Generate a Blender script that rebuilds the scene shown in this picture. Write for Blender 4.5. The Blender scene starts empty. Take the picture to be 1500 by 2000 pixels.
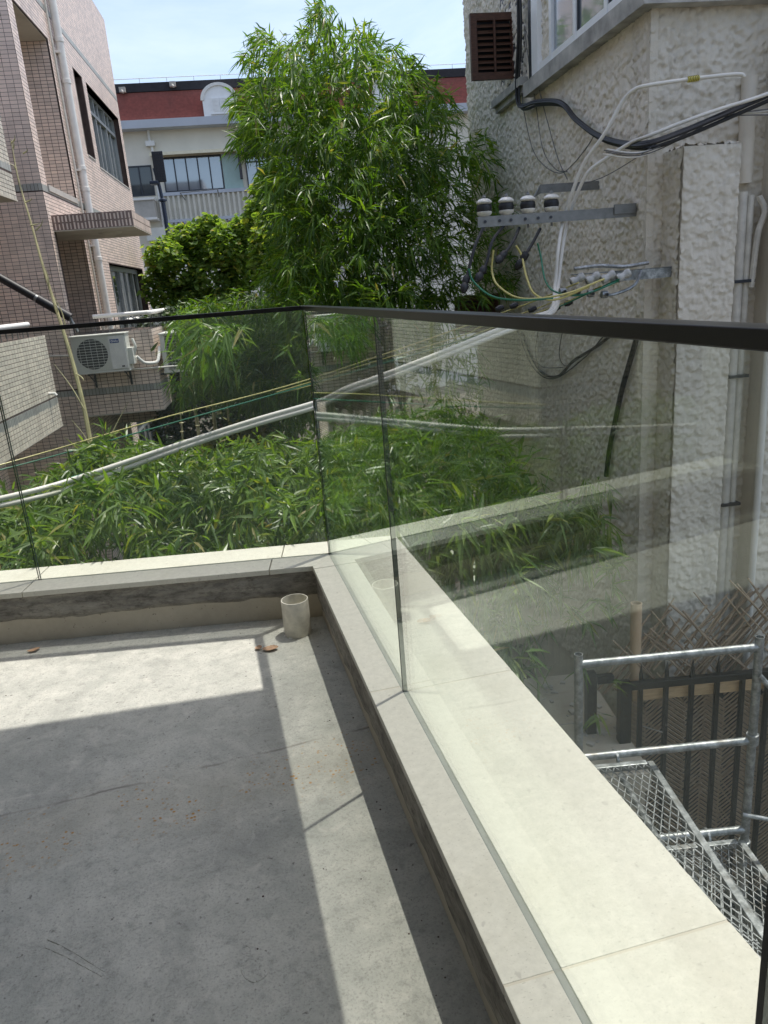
import bpy, math, random
import numpy as np
from mathutils import Vector, Matrix
random.seed(7); rng = np.random.default_rng(7)
scene = bpy.context.scene
COL = scene.collection
# ------------------------------------------------------------------ camera
F_PX = 1460.877
CAM = np.array([-0.42291, -3.01597, 1.08365])
FW = np.array([0.20880254, 0.93415686, -0.28940017])
RT = np.array([0.9678076, -0.23990529, -0.07611772])
UP = np.array([0.14053452, 0.26419011, 0.95417694])
cam = bpy.data.cameras.new('camera'); camo = bpy.data.objects.new('camera', cam); COL.objects.link(camo)
cam.sensor_fit = 'VERTICAL'; cam.sensor_height = 24.0; cam.lens = F_PX / 2000 * 24.0
cam.clip_start = 0.05; cam.clip_end = 2000
camo.matrix_world = Matrix(((RT[0], UP[0], -FW[0], CAM[0]), (RT[1], UP[1], -FW[1], CAM[1]), (RT[2], UP[2], -FW[2], CAM[2]), (0, 0, 0, 1)))
scene.camera = camo
# ------------------------------------------------------------------ light
SUN = np.array([0.26699, 0.14325, 0.95299])
w = bpy.data.worlds.new('World'); scene.world = w; w.use_nodes = True
nt = w.node_tree; nt.nodes.clear()
wo = nt.nodes.new('ShaderNodeOutputWorld'); bg = nt.nodes.new('ShaderNodeBackground')
sky = nt.nodes.new('ShaderNodeTexSky'); sky.sky_type = 'NISHITA'; sky.sun_disc = False
sky.sun_elevation = math.radians(72.4); sky.sun_rotation = math.radians(61.8)
sky.air_density = .95; sky.dust_density = 2.6; sky.ozone_density = 1.2
bg.inputs[1].default_value = 0.15
tc = nt.nodes.new('ShaderNodeTexCoord'); mp = nt.nodes.new('ShaderNodeMapping'); mp.inputs['Scale'].default_value = (1.0, 1.6, 4.5)
no = nt.nodes.new('ShaderNodeTexNoise'); no.inputs['Scale'].default_value = 2.2; no.inputs['Detail'].default_value = 7; no.inputs['Roughness'].default_value = 0.62; no.inputs['Distortion'].default_value = 0.4
cr = nt.nodes.new('ShaderNodeValToRGB'); cr.color_ramp.elements[0].position = 0.36; cr.color_ramp.elements[1].position = 0.74
mx = nt.nodes.new('ShaderNodeMixRGB'); mx.inputs[2].default_value = (5.6, 5.9, 6.3, 1)
sc_ = nt.nodes.new('ShaderNodeMath'); sc_.operation = 'MULTIPLY'; sc_.inputs[1].default_value = 0.4
L = nt.links.new
L(tc.outputs['Generated'], mp.inputs[0]); L(mp.outputs[0], no.inputs[0]); L(no.outputs[0], cr.inputs[0]); L(cr.outputs[0], sc_.inputs[0])
L(sc_.outputs[0], mx.inputs[0]); L(sky.outputs[0], mx.inputs[1]); L(mx.outputs[0], bg.inputs[0]); L(bg.outputs[0], wo.inputs[0])
sun = bpy.data.lights.new('sun', 'SUN'); sun.energy = 2.75; sun.angle = math.radians(0.55); sun.color = (1.0, 0.955, 0.88)
suno = bpy.data.objects.new('sun', sun); COL.objects.link(suno)
suno.rotation_euler = Vector(SUN).to_track_quat('Z', 'Y').to_euler()
scene.view_settings.view_transform = 'Standard'; scene.view_settings.look = 'None'
scene.view_settings.exposure = 0.7; scene.view_settings.gamma = 1.0; scene.view_settings.use_curve_mapping = False
scene.cycles.max_bounces = 12; scene.cycles.diffuse_bounces = 6; scene.cycles.transparent_max_bounces = 24; scene.cycles.glossy_bounces = 4
# ------------------------------------------------------------------ frames
EV = np.array([math.sin(.1), math.cos(.1), 0]); RV = np.array([math.cos(.1), -math.sin(.1), 0]); ZV = np.array([0, 0, 1.0])
ORG = np.array([CAM[0], CAM[1], 0])
def G(a, b, z): return ORG + a * RV + b * EV + z * ZV          # street grid: a to the right, b away, z up from coping top
def ray(u, v): return FW + RT * (u - 750) / F_PX - UP * (v - 1000) / F_PX
def hit(u, v, P, n): q = ray(u, v); return CAM + ((np.asarray(P) - CAM) @ n) / (q @ n) * q
def hb(u, v, b): return hit(u, v, G(0, b, 0), EV)
def ha(u, v, a): return hit(u, v, G(a, 0, 0), RV)
def at(u, v, t): return CAM + t * ray(u, v)
PHI = 0.1888
DB = np.array([-math.cos(PHI), math.sin(PHI), 0]); NB = np.array([math.sin(PHI), math.cos(PHI), 0])
def B(s, n, z): return DB * s + NB * n + ZV * z                 # back parapet: s to the left of the corner, n outwards
# ------------------------------------------------------------------ materials
def N(m, t, **k):
    n = m.node_tree.nodes.new(t)
    for a, b in k.items(): setattr(n, a, b)
    return n
def new_mat(name):
    m = bpy.data.materials.new(name); m.use_nodes = True; nt = m.node_tree; nt.nodes.clear()
    o = N(m, 'ShaderNodeOutputMaterial'); p = N(m, 'ShaderNodeBsdfPrincipled'); nt.links.new(p.outputs[0], o.inputs[0])
    return m, nt, p, o
def noise(m, scale, detail=6, rough=.6, vec=None, dist=0, stretch=None):
    nt = m.node_tree; n = N(m, 'ShaderNodeTexNoise'); n.inputs['Scale'].default_value = scale; n.inputs['Detail'].default_value = detail
    n.inputs['Roughness'].default_value = rough; n.inputs['Distortion'].default_value = dist
    g = N(m, 'ShaderNodeNewGeometry'); src = g.outputs['Position']
    if stretch:
        mp = N(m, 'ShaderNodeMapping'); mp.inputs['Scale'].default_value = stretch; nt.links.new(src, mp.inputs[0]); src = mp.outputs[0]
    nt.links.new(src, n.inputs['Vector']); return n.outputs['Fac']
def ramp(m, fac, stops):
    r = N(m, 'ShaderNodeValToRGB'); e = r.color_ramp.elements
    e[0].position, e[0].color = stops[0][0], (*stops[0][1], 1); e[1].position, e[1].color = stops[-1][0], (*stops[-1][1], 1)
    for p, c in stops[1:-1]: x = e.new(p); x.color = (*c, 1)
    m.node_tree.links.new(fac, r.inputs[0]); return r.outputs[0]
def mix(m, fac, a, b, mode='MIX'):
    x = N(m, 'ShaderNodeMixRGB'); x.blend_type = mode
    for i, v in ((0, fac), (1, a), (2, b)):
        if isinstance(v, (int, float)): x.inputs[i].default_value = v
        elif isinstance(v, tuple): x.inputs[i].default_value = (*v, 1)
        else: m.node_tree.links.new(v, x.inputs[i])
    return x.outputs[0]
def bump(m, p, h, strength, dist, prev=None):
    b = N(m, 'ShaderNodeBump'); b.inputs['Strength'].default_value = strength; b.inputs['Distance'].default_value = dist
    m.node_tree.links.new(h, b.inputs['Height'])
    if prev: m.node_tree.links.new(prev, b.inputs['Normal'])
    m.node_tree.links.new(b.outputs[0], p.inputs['Normal']); return b.outputs[0]
def simple(name, col, rough=.6, metal=0, var=.15, scale=9, bs=.15, spec=.5, stretch=None):
    m, nt, p, o = new_mat(name)
    f = noise(m, scale, stretch=stretch)
    d = tuple(c * (1 - var) for c in col); u = tuple(min(1, c * (1 + var)) for c in col)
    nt.links.new(ramp(m, f, [(.3, d), (.7, u)]), p.inputs['Base Color'])
    p.inputs['Roughness'].default_value = rough; p.inputs['Metallic'].default_value = metal; p.inputs['Specular IOR Level'].default_value = spec
    if bs: bump(m, p, noise(m, scale * 6), bs, .004)
    return m
def island_tint(m, base, lo=.8, hi=1.15):
    g = N(m, 'ShaderNodeNewGeometry'); r = ramp(m, g.outputs['Random Per Island'], [(0, (lo, lo, lo)), (1, (hi, hi * .985, hi * .97))])
    return mix(m, 1.0, base, r, 'MULTIPLY')
MAT = {}
def mat_tile(name, c):
    m, nt, p, o = new_mat(name)
    f = noise(m, 1.3, 5, .65)
    dirt = noise(m, 2.2, 8, .7, stretch=(1, 1, .18))
    base = mix(m, f, tuple(x * .86 for x in c), tuple(min(1, x * 1.1) for x in c))
    oi = N(m, 'ShaderNodeObjectInfo'); r2 = ramp(m, oi.outputs['Random'], [(0, (.88, .88, .88)), (1, (1.08, 1.07, 1.06))])
    base = island_tint(m, base, .84, 1.12); base = mix(m, 1.0, base, r2, 'MULTIPLY')
    base = mix(m, ramp(m, dirt, [(.55, (0, 0, 0)), (.8, (.55, .55, .55))]), base, (.11, .085, .07))
    nt.links.new(base, p.inputs['Base Color']); p.inputs['Roughness'].default_value = .42
    return m
MAT['tile'] = mat_tile('pink_tile', (.79, .655, .57)); MAT['tile_dim'] = MAT['tile']
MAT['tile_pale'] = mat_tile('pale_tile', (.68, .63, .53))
MAT['band'] = mat_tile('grey_green_tile', (.40, .41, .38))
MAT['dark_tile'] = mat_tile('stained_brown_tile', (.22, .16, .14))
MAT['grout'] = simple('dark_grout', (.075, .05, .042), .9, var=.3)
MAT['ledge'] = simple('stained_grey_ledge', (.40, .39, .36), .85, var=.35, scale=7)
MAT['render'] = simple('grey_render', (.42, .40, .36), .85, var=.14, scale=3)
MAT['soffit'] = simple('painted_soffit', (.50, .46, .38), .85, var=.12, scale=3)
MAT['white_paint'] = simple('white_paint', (.74, .73, .69), .55, var=.08)
MAT['upvc'] = simple('white_window_plastic', (.84, .85, .85), .35, var=.03, bs=0)
MAT['pvc'] = simple('white_conduit_plastic', (.68, .66, .60), .38, var=.08, scale=5, bs=.05)
MAT['pvc_dirty'] = simple('stained_white_plastic', (.66, .63, .54), .5, var=.28, scale=16, bs=.1)
MAT['pvc_old'] = simple('aged_cream_plastic', (.60, .57, .50), .6, var=.2, scale=14, bs=.4)
MAT['alu'] = simple('grey_window_aluminium', (.42, .44, .43), .4, .4, var=.08, bs=0)
MAT['dark_frame'] = simple('dark_window_frame', (.03, .035, .045), .4, .2, var=.1, bs=0)
MAT['black_metal'] = simple('black_metal', (.008, .008, .007), .30, .0, var=.25, scale=20, bs=.03, spec=.35)
MAT['black_rubber'] = simple('black_cable_rubber', (.012, .013, .015), .5, var=.3, scale=12, bs=.3)
MAT['green_cable'] = simple('green_cable', (.02, .16, .09), .4, var=.1)
MAT['yellow_cable'] = simple('yellow_cable', (.48, .43, .15), .4, var=.15)
MAT['grey_wire'] = simple('grey_wire', (.12, .12, .12), .5)
MAT['porcelain'] = simple('white_porcelain', (.68, .66, .60), .22, var=.22, scale=30, bs=0)
MAT['porcelain_grey'] = simple('weathered_porcelain', (.42, .42, .40), .35, var=.3, scale=40)
MAT['galv'] = None
m, nt, p, o = new_mat('galvanised_steel'); 
f = noise(m, 26, 8, .7); f2 = noise(m, 7, 6, .6)
c = ramp(m, f, [(.3, (.09, .10, .10)), (.5, (.25, .265, .265)), (.72, (.52, .54, .545))])
c = mix(m, ramp(m, f2, [(.55, (0, 0, 0)), (.75, (.7, .7, .7))]), c, (.16, .13, .10))
nt.links.new(c, p.inputs['Base Color']); p.inputs['Metallic'].default_value = .55; p.inputs['Roughness'].default_value = .42; bump(m, p, noise(m, 60), .4, .002); MAT['galv'] = m
MAT['bracket'] = simple('dull_zinc_bracket', (.22, .225, .22), .5, .5, var=.2, scale=18)
MAT['wood'] = simple('dark_red_wood', (.085, .036, .02), .55, var=.35, scale=6, stretch=(4, 4, 14))
MAT['louvre'] = simple('brown_louvre_wood', (.10, .048, .027), .55, var=.35, scale=6, stretch=(14, 4, 14))
MAT['cane'] = None
m, nt, p, o = new_mat('dry_bamboo_cane'); g = N(m, 'ShaderNodeObjectInfo')
c = mix(m, g.outputs['Random'], (.30, .21, .13), (.60, .45, .28)); c = mix(m, noise(m, 30), c, (.17, .13, .095)); nt.links.new(c, p.inputs['Base Color']); p.inputs['Roughness'].default_value = .6; MAT['cane'] = m
MAT['bamboo_pole'] = simple('tan_bamboo_pole', (.50, .36, .22), .5, var=.15, stretch=(1, 1, .2))
MAT['batten'] = simple('raw_timber_batten', (.50, .35, .19), .6, var=.2, stretch=(1, 1, 8))
MAT['culm'] = simple('pale_bamboo_culm', (.40, .37, .20), .5, var=.25, scale=8)
MAT['green_culm'] = simple('green_bamboo_culm', (.13, .2, .06), .45, var=.25)
MAT['bark'] = simple('brown_bark', (.14, .11, .08), .9, var=.3)
MAT['dry_leaf'] = simple('dry_brown_leaf', (.42, .27, .17), .7, var=.3, scale=40)
MAT['green_tape'] = simple('green_tape', (.02, .25, .16), .4, var=.1)
MAT['yellow_tape'] = simple('yellow_tape', (.55, .48, .08), .4, var=.1)
MAT['ac_white'] = simple('ac_casing', (.66, .66, .60), .45, var=.08, scale=3)
MAT['ac_dark'] = simple('ac_dark_coil', (.05, .055, .055), .6, var=.3, scale=30)
MAT['blue_print'] = simple('blue_print', (.02, .06, .22), .4, bs=0)
MAT['white_print'] = simple('white_print', (.8, .8, .8), .4, bs=0, var=0)
MAT['red_roof'] = simple('red_roof_tile', (.23, .07, .055), .75, var=.2, scale=9)
MAT['roof_black'] = simple('black_roof_felt', (.02, .02, .024), .8, var=.3)
MAT['fascia'] = simple('blue_grey_fascia', (.46, .49, .54), .7, var=.06, scale=1.5)
MAT['cream_wall'] = simple('cream_painted_wall', (.74, .70, .60), .85, var=.07, scale=1.2)
MAT['corrug'] = simple('corrugated_sheet', (.60, .58, .50), .6, var=.1, scale=2)
MAT['frosted'] = simple('frosted_green_pane', (.36, .50, .47), .35, var=.05, bs=0)
MAT['awning'] = simple('cream_awning', (.72, .67, .50), .8, var=.1)
MAT['dark_awning'] = simple('dark_awning', (.05, .05, .055), .8, var=.2)
MAT['curtain'] = simple('pale_curtain', (.42, .43, .42), .8, var=.12, scale=4, stretch=(9, 9, .4))
MAT['lamp_blue'] = simple('dark_blue_post', (.018, .03, .06), .4, var=.15)
MAT['solar'] = simple('dark_solar_cells', (.012, .014, .022), .45, var=.3)
MAT['soil'] = simple('dark_soil', (.075, .065, .05), .95, var=.4, scale=3, bs=.6)  # one dark brown soil colour for the whole ground
MAT['seal'] = simple('dark_sealant', (.012, .013, .012), .5, var=.2)
MAT['seal_grey'] = simple('grey_sealant', (.16, .17, .16), .5, var=.2)
MAT['red_cloth'] = simple('red_cloth', (.35, .05, .06), .8)
def glass_mat(name, tint, boost=1.0, dust=.02, dcol=(.6, .65, .6)):
    m = bpy.data.materials.new(name); m.use_nodes = True; nt = m.node_tree; nt.nodes.clear()
    o = N(m, 'ShaderNodeOutputMaterial'); tr = N(m, 'ShaderNodeBsdfTransparent'); gl = N(m, 'ShaderNodeBsdfGlossy'); df = N(m, 'ShaderNodeBsdfDiffuse')
    tr.inputs[0].default_value = (*tint, 1); gl.inputs['Roughness'].default_value = 0.0; gl.inputs['Color'].default_value = (.93, 1.0, .95, 1); df.inputs[0].default_value = (*dcol, 1)
    g = N(m, 'ShaderNodeNewGeometry'); d = N(m, 'ShaderNodeVectorMath', operation='DOT_PRODUCT'); L = nt.links.new
    L(g.outputs['Incoming'], d.inputs[0]); L(g.outputs['Normal'], d.inputs[1])
    def mt(op, a, b=None):
        x = N(m, 'ShaderNodeMath', operation=op)
        for i, v in enumerate((a, b)):
            if v is None: continue
            if isinstance(v, (int, float)): x.inputs[i].default_value = v
            else: L(v, x.inputs[i])
        return x.outputs[0]
    om = mt('SUBTRACT', 1.0, mt('ABSOLUTE', d.outputs['Value'])); p5 = mt('POWER', om, 5.0)
    fr = mt('MINIMUM', mt('MULTIPLY', mt('ADD', mt('MULTIPLY', p5, .96), .042), boost), 1.0)
    dn = noise(m, 3.0, 8, .7, stretch=(1, 1, .5)); du = mt('MULTIPLY', dn, dust * 2)
    m1 = N(m, 'ShaderNodeMixShader'); L(du, m1.inputs[0]); L(tr.outputs[0], m1.inputs[1]); L(df.outputs[0], m1.inputs[2])
    m2 = N(m, 'ShaderNodeMixShader'); L(fr, m2.inputs[0]); L(m1.outputs[0], m2.inputs[1]); L(gl.outputs[0], m2.inputs[2])
    L(m2.outputs[0], o.inputs[0]); return m
MAT['glass'] = glass_mat('clear_balustrade_glass', (.968, .985, .97), 1.15, .008)
MAT['glass_edge'] = simple('green_glass_edge', (.03, .05, .042), .2, var=.1, bs=0)
m, nt, p, o = new_mat('window_glass'); p.inputs['Base Color'].default_value = (.05, .06, .065, 1); p.inputs['Roughness'].default_value = .04; p.inputs['Specular IOR Level'].default_value = .9; MAT['pane'] = m
m, nt, p, o = new_mat('sky_reflecting_glass'); p.inputs['Base Color'].default_value = (.38, .42, .46, 1); p.inputs['Roughness'].default_value = .05; p.inputs['Metallic'].default_value = .55; MAT['pane_bright'] = m
# concrete floor: mottled, rust specks near a cold joint, cracks
m, nt, p, o = new_mat('terrace_concrete')
big = noise(m, 1.6, 6, .6); mid = noise(m, 9, 8, .7); fine = noise(m, 170, 4, .7)
c = ramp(m, big, [(.32, (.37, .38, .34)), (.68, (.57, .56, .50))])
c = mix(m, .55, c, ramp(m, mid, [(.3, (.31, .32, .29)), (.7, (.62, .61, .55))]))
c = mix(m, ramp(m, fine, [(.52, (0, 0, 0)), (.70, (.75, .75, .75))]), c, (.25, .24, .22))
dst = noise(m, 2.6, 9, .75, dist=.6); c = mix(m, ramp(m, dst, [(.50, (0, 0, 0)), (.60, (.30, .30, .30)), (.75, (.5, .5, .5))]), c, (.24, .245, .225)); pits = noise(m, 60, 3, .5); c = mix(m, ramp(m, pits, [(.68, (0, 0, 0)), (.74, (.8, .8, .8))]), c, (.13, .12, .11))
md2 = noise(m, 26, 7, .75); c = mix(m, ramp(m, md2, [(.52, (0, 0, 0)), (.66, (.5, .5, .5))]), c, (.23, .23, .21)); c = mix(m, ramp(m, noise(m, 14, 6, .7, dist=.8), [(.56, (0, 0, 0)), (.70, (.45, .45, .45))]), c, (.66, .64, .57))
# rust strip
g = N(m, 'ShaderNodeNewGeometry'); sp = N(m, 'ShaderNodeSeparateXYZ'); nt.links.new(g.outputs['Position'], sp.inputs[0])
def mth(op, a, b):
    x = N(m, 'ShaderNodeMath', operation=op)
    for i, v in enumerate((a, b)):
        if isinstance(v, (int, float)): x.inputs[i].default_value = v
        else: nt.links.new(v, x.inputs[i])
    return x.outputs[0]
yy = mth('ADD', sp.outputs[1], mth('MULTIPLY', sp.outputs[0], -.06))
ln = mth('ABSOLUTE', mth('ADD', mth('ADD', yy, 1.10), mth('MULTIPLY', mth('SUBTRACT', noise(m, 2.5), .5), .35)), 0)
strip = ramp(m, ln, [(.04, (1, 1, 1)), (.17, (0, 0, 0))])
vo = N(m, 'ShaderNodeTexVoronoi'); vo.inputs['Scale'].default_value = 62; nt.links.new(g.outputs['Position'], vo.inputs['Vector'])
sp1 = ramp(m, vo.outputs['Distance'], [(.16, (1, 1, 1)), (.34, (0, 0, 0))])
gate = mix(m, 1.0, ramp(m, noise(m, 5.0, 4), [(.42, (0, 0, 0)), (.50, (1, 1, 1))]), ramp(m, noise(m, 38, 2), [(.46, (0, 0, 0)), (.54, (1, 1, 1))]), 'MULTIPLY')
rust = mix(m, 1.0, mix(m, 1.0, strip, sp1, 'MULTIPLY'), gate, 'MULTIPLY')
c = mix(m, mix(m, 1.0, strip, (.22, .22, .22), 'MULTIPLY'), c, (.40, .37, .29))
c = mix(m, rust, c, (.40, .21, .05))
jl = ramp(m, mth('ABSOLUTE', mth('ADD', mth('ADD', yy, .985), mth('MULTIPLY', mth('SUBTRACT', noise(m, 7), .5), .035)), 0), [(.002, (.8, .8, .8)), (.006, (0, 0, 0))])
jl = mix(m, 1.0, jl, ramp(m, noise(m, 4, 2), [(.45, (0, 0, 0)), (.6, (1, 1, 1))]), 'MULTIPLY')
c = mix(m, jl, c, (.13, .115, .10))
nt.links.new(c, p.inputs['Base Color']); p.inputs['Roughness'].default_value = .85
b1 = bump(m, p, mid, .6, .008); bump(m, p, fine, .7, .003, b1); MAT['floor'] = m
# rough curb concrete
m, nt, p, o = new_mat('rough_curb_concrete')
f1 = noise(m, 5, 8, .75, stretch=(1, 1, 4)); f2 = noise(m, 22, 8, .8, stretch=(1, 1, 2.2))
c = ramp(m, f1, [(.32, (.11, .10, .088)), (.55, (.30, .28, .24)), (.75, (.44, .41, .35))])
c = mix(m, ramp(m, f2, [(.5, (0, 0, 0)), (.66, (.75, .75, .75))]), c, (.07, .06, .05))
nt.links.new(c, p.inputs['Base Color']); p.inputs['Roughness'].default_value = .95; bump(m, p, f2, .9, .012); MAT['curb'] = m
m, nt, p, o = new_mat('smooth_curb_concrete')
f1 = noise(m, 4, 8, .7); f2 = noise(m, 60, 4, .6)
c = ramp(m, f1, [(.3, (.36, .32, .25)), (.7, (.50, .45, .36))]); c = mix(m, ramp(m, f2, [(.66, (0, 0, 0)), (.72, (.8, .8, .8))]), c, (.08, .07, .06))
nt.links.new(c, p.inputs['Base Color']); p.inputs['Roughness'].default_value = .9; bump(m, p, f2, .4, .004); MAT['curb_smooth'] = m
# coping stone
m, nt, p, o = new_mat('pale_coping_stone')
f1 = noise(m, 3, 7, .6); f2 = noise(m, 45, 6, .7); f3 = noise(m, 120, 2, .5, stretch=(1, 2.2, 1)); f4 = noise(m, 33, 2, .4, stretch=(1.6, 1, 1))
c = ramp(m, f1, [(.3, (.49, .47, .40)), (.7, (.57, .55, .475))])
c = mix(m, .45, c, ramp(m, f2, [(.3, (.42, .41, .36)), (.7, (.64, .62, .545))]))
c = mix(m, ramp(m, f3, [(.64, (0, 0, 0)), (.71, (.7, .7, .7))]), c, (.34, .32, .27))
c = mix(m, ramp(m, f4, [(.69, (0, 0, 0)), (.73, (.6, .6, .6))]), c, (.36, .34, .30))
nt.links.new(c, p.inputs['Base Color']); p.inputs['Roughness'].default_value = .62; MAT['stone'] = m
st = noise(m, 1.7, 9, .72); c2 = mix(m, ramp(m, st, [(.52, (0, 0, 0)), (.78, (.42, .42, .42))]), c, (.40, .37, .28)); nt.links.new(c2, p.inputs['Base Color']); bump(m, p, noise(m, 90, 5, .7), .3, .002)
# stucco
def stucco(name, c0, c1, sc):
    m, nt, p, o = new_mat(name)
    g = N(m, 'ShaderNodeNewGeometry'); nz = N(m, 'ShaderNodeTexNoise'); nz.inputs['Scale'].default_value = sc * .55; nz.inputs['Detail'].default_value = 3
    nt.links.new(g.outputs['Position'], nz.inputs['Vector'])
    va = N(m, 'ShaderNodeVectorMath', operation='SCALE'); va.inputs['Scale'].default_value = .16; nt.links.new(nz.outputs['Color'], va.inputs[0])
    vb = N(m, 'ShaderNodeVectorMath', operation='ADD'); nt.links.new(g.outputs['Position'], vb.inputs[0]); nt.links.new(va.outputs[0], vb.inputs[1])
    hs = []
    for k, (s, off) in enumerate(((sc, 0), (sc * 1.7, 3.3))):
        mp = N(m, 'ShaderNodeMapping'); mp.inputs['Scale'].default_value = (1, 1, 1.15); mp.inputs['Location'].default_value = (off, off, off); nt.links.new(vb.outputs[0], mp.inputs[0])
        v = N(m, 'ShaderNodeTexVoronoi'); v.feature = 'F1'; v.inputs['Scale'].default_value = s; v.inputs['Randomness'].default_value = 1; nt.links.new(mp.outputs[0], v.inputs['Vector'])
        # scale-like flakes: height ramps along each cell towards one lip
        sv = N(m, 'ShaderNodeVectorMath', operation='SUBTRACT'); nt.links.new(mp.outputs[0], sv.inputs[0]); nt.links.new(v.outputs['Position'], sv.inputs[1])
        dt = N(m, 'ShaderNodeVectorMath', operation='DOT_PRODUCT'); dt.inputs[1].default_value = (.35, .2, -1.0); nt.links.new(sv.outputs[0], dt.inputs[0])
        ms = N(m, 'ShaderNodeMath', operation='MULTIPLY'); ms.inputs[1].default_value = s * .55; nt.links.new(dt.outputs['Value'], ms.inputs[0])
        cl = N(m, 'ShaderNodeMath', operation='MAXIMUM'); cl.inputs[1].default_value = -.12; nt.links.new(ms.outputs[0], cl.inputs[0]); hs.append(cl.outputs[0])
    ad = N(m, 'ShaderNodeMath', operation='MULTIPLY_ADD'); nt.links.new(hs[1], ad.inputs[0]); ad.inputs[1].default_value = .45; nt.links.new(hs[0], ad.inputs[2])
    big = noise(m, .9, 6, .65, stretch=(1, 1, .45)); dirt = noise(m, 6, 8, .75)
    c = ramp(m, big, [(.3, c0), (.7, c1)])
    c = mix(m, ramp(m, dirt, [(.56, (0, 0, 0)), (.85, (.4, .4, .4))]), c, (.24, .21, .18))
    c = mix(m, ramp(m, noise(m, 3.2, 7, .7, stretch=(2.6, 2.6, .22)), [(.50, (0, 0, 0)), (.72, (.38, .38, .38))]), c, (.27, .25, .21))
    nt.links.new(c, p.inputs['Base Color']); p.inputs['Roughness'].default_value = .9; p.inputs['Specular IOR Level'].default_value = .25
    b1 = bump(m, p, ad.outputs[0], .28, .03); bump(m, p, noise(m, 110, 5, .7), .55, .005, b1)
    return m
MAT['stucco'] = stucco('cream_stucco', (.60, .55, .455), (.72, .665, .56), 12)
MAT['stucco_rough'] = stucco('rough_weathered_stucco', (.70, .645, .545), (.83, .77, .66), 17)
# leaves
def leaf_mat(name, lo, hi, tl=.55, rough=.33):
    m = bpy.data.materials.new(name); m.use_nodes = True; nt = m.node_tree; nt.nodes.clear()
    o = N(m, 'ShaderNodeOutputMaterial'); p = N(m, 'ShaderNodeBsdfPrincipled'); t = N(m, 'ShaderNodeBsdfTranslucent'); a = N(m, 'ShaderNodeMixShader')
    g = N(m, 'ShaderNodeNewGeometry'); oi = N(m, 'ShaderNodeObjectInfo')
    rs = N(m, 'ShaderNodeMath', operation='ADD'); nt.links.new(g.outputs['Random Per Island'], rs.inputs[0]); nt.links.new(oi.outputs['Random'], rs.inputs[1])
    fr = N(m, 'ShaderNodeMath', operation='FRACT'); nt.links.new(rs.outputs[0], fr.inputs[0])
    c = ramp(m, fr.outputs[0], [(0, lo), (.8, hi), (.965, (hi[0] * 1.5, hi[1] * 1.15, hi[2])), (1, (.26, .22, .09))])
    nt.links.new(c, p.inputs['Base Color']); p.inputs['Roughness'].default_value = rough; p.inputs['Specular IOR Level'].default_value = .42
    tc2 = mix(m, 1.0, c, (1.95, 2.0, .55), 'MULTIPLY'); nt.links.new(tc2, t.inputs[0]); a.inputs[0].default_value = tl * .5
    nt.links.new(p.outputs[0], a.inputs[1]); nt.links.new(t.outputs[0], a.inputs[2]); nt.links.new(a.outputs[0], o.inputs[0]); return m
MAT['leaf'] = leaf_mat('bamboo_leaf', (.042, .10, .018), (.115, .205, .034), .85, .34)
MAT['leaf_hedge'] = leaf_mat('low_bamboo_leaf', (.045, .10, .022), (.135, .215, .045), .85, .32)
MAT['leaf_tree'] = leaf_mat('broad_leaf', (.08, .15, .035), (.19, .28, .07), .9, .5)
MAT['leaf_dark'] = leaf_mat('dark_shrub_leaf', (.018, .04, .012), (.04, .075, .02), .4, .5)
MAT['leaf_yellow'] = leaf_mat('yellow_green_leaf', (.09, .12, .02), (.20, .21, .04), .6, .5)
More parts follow.
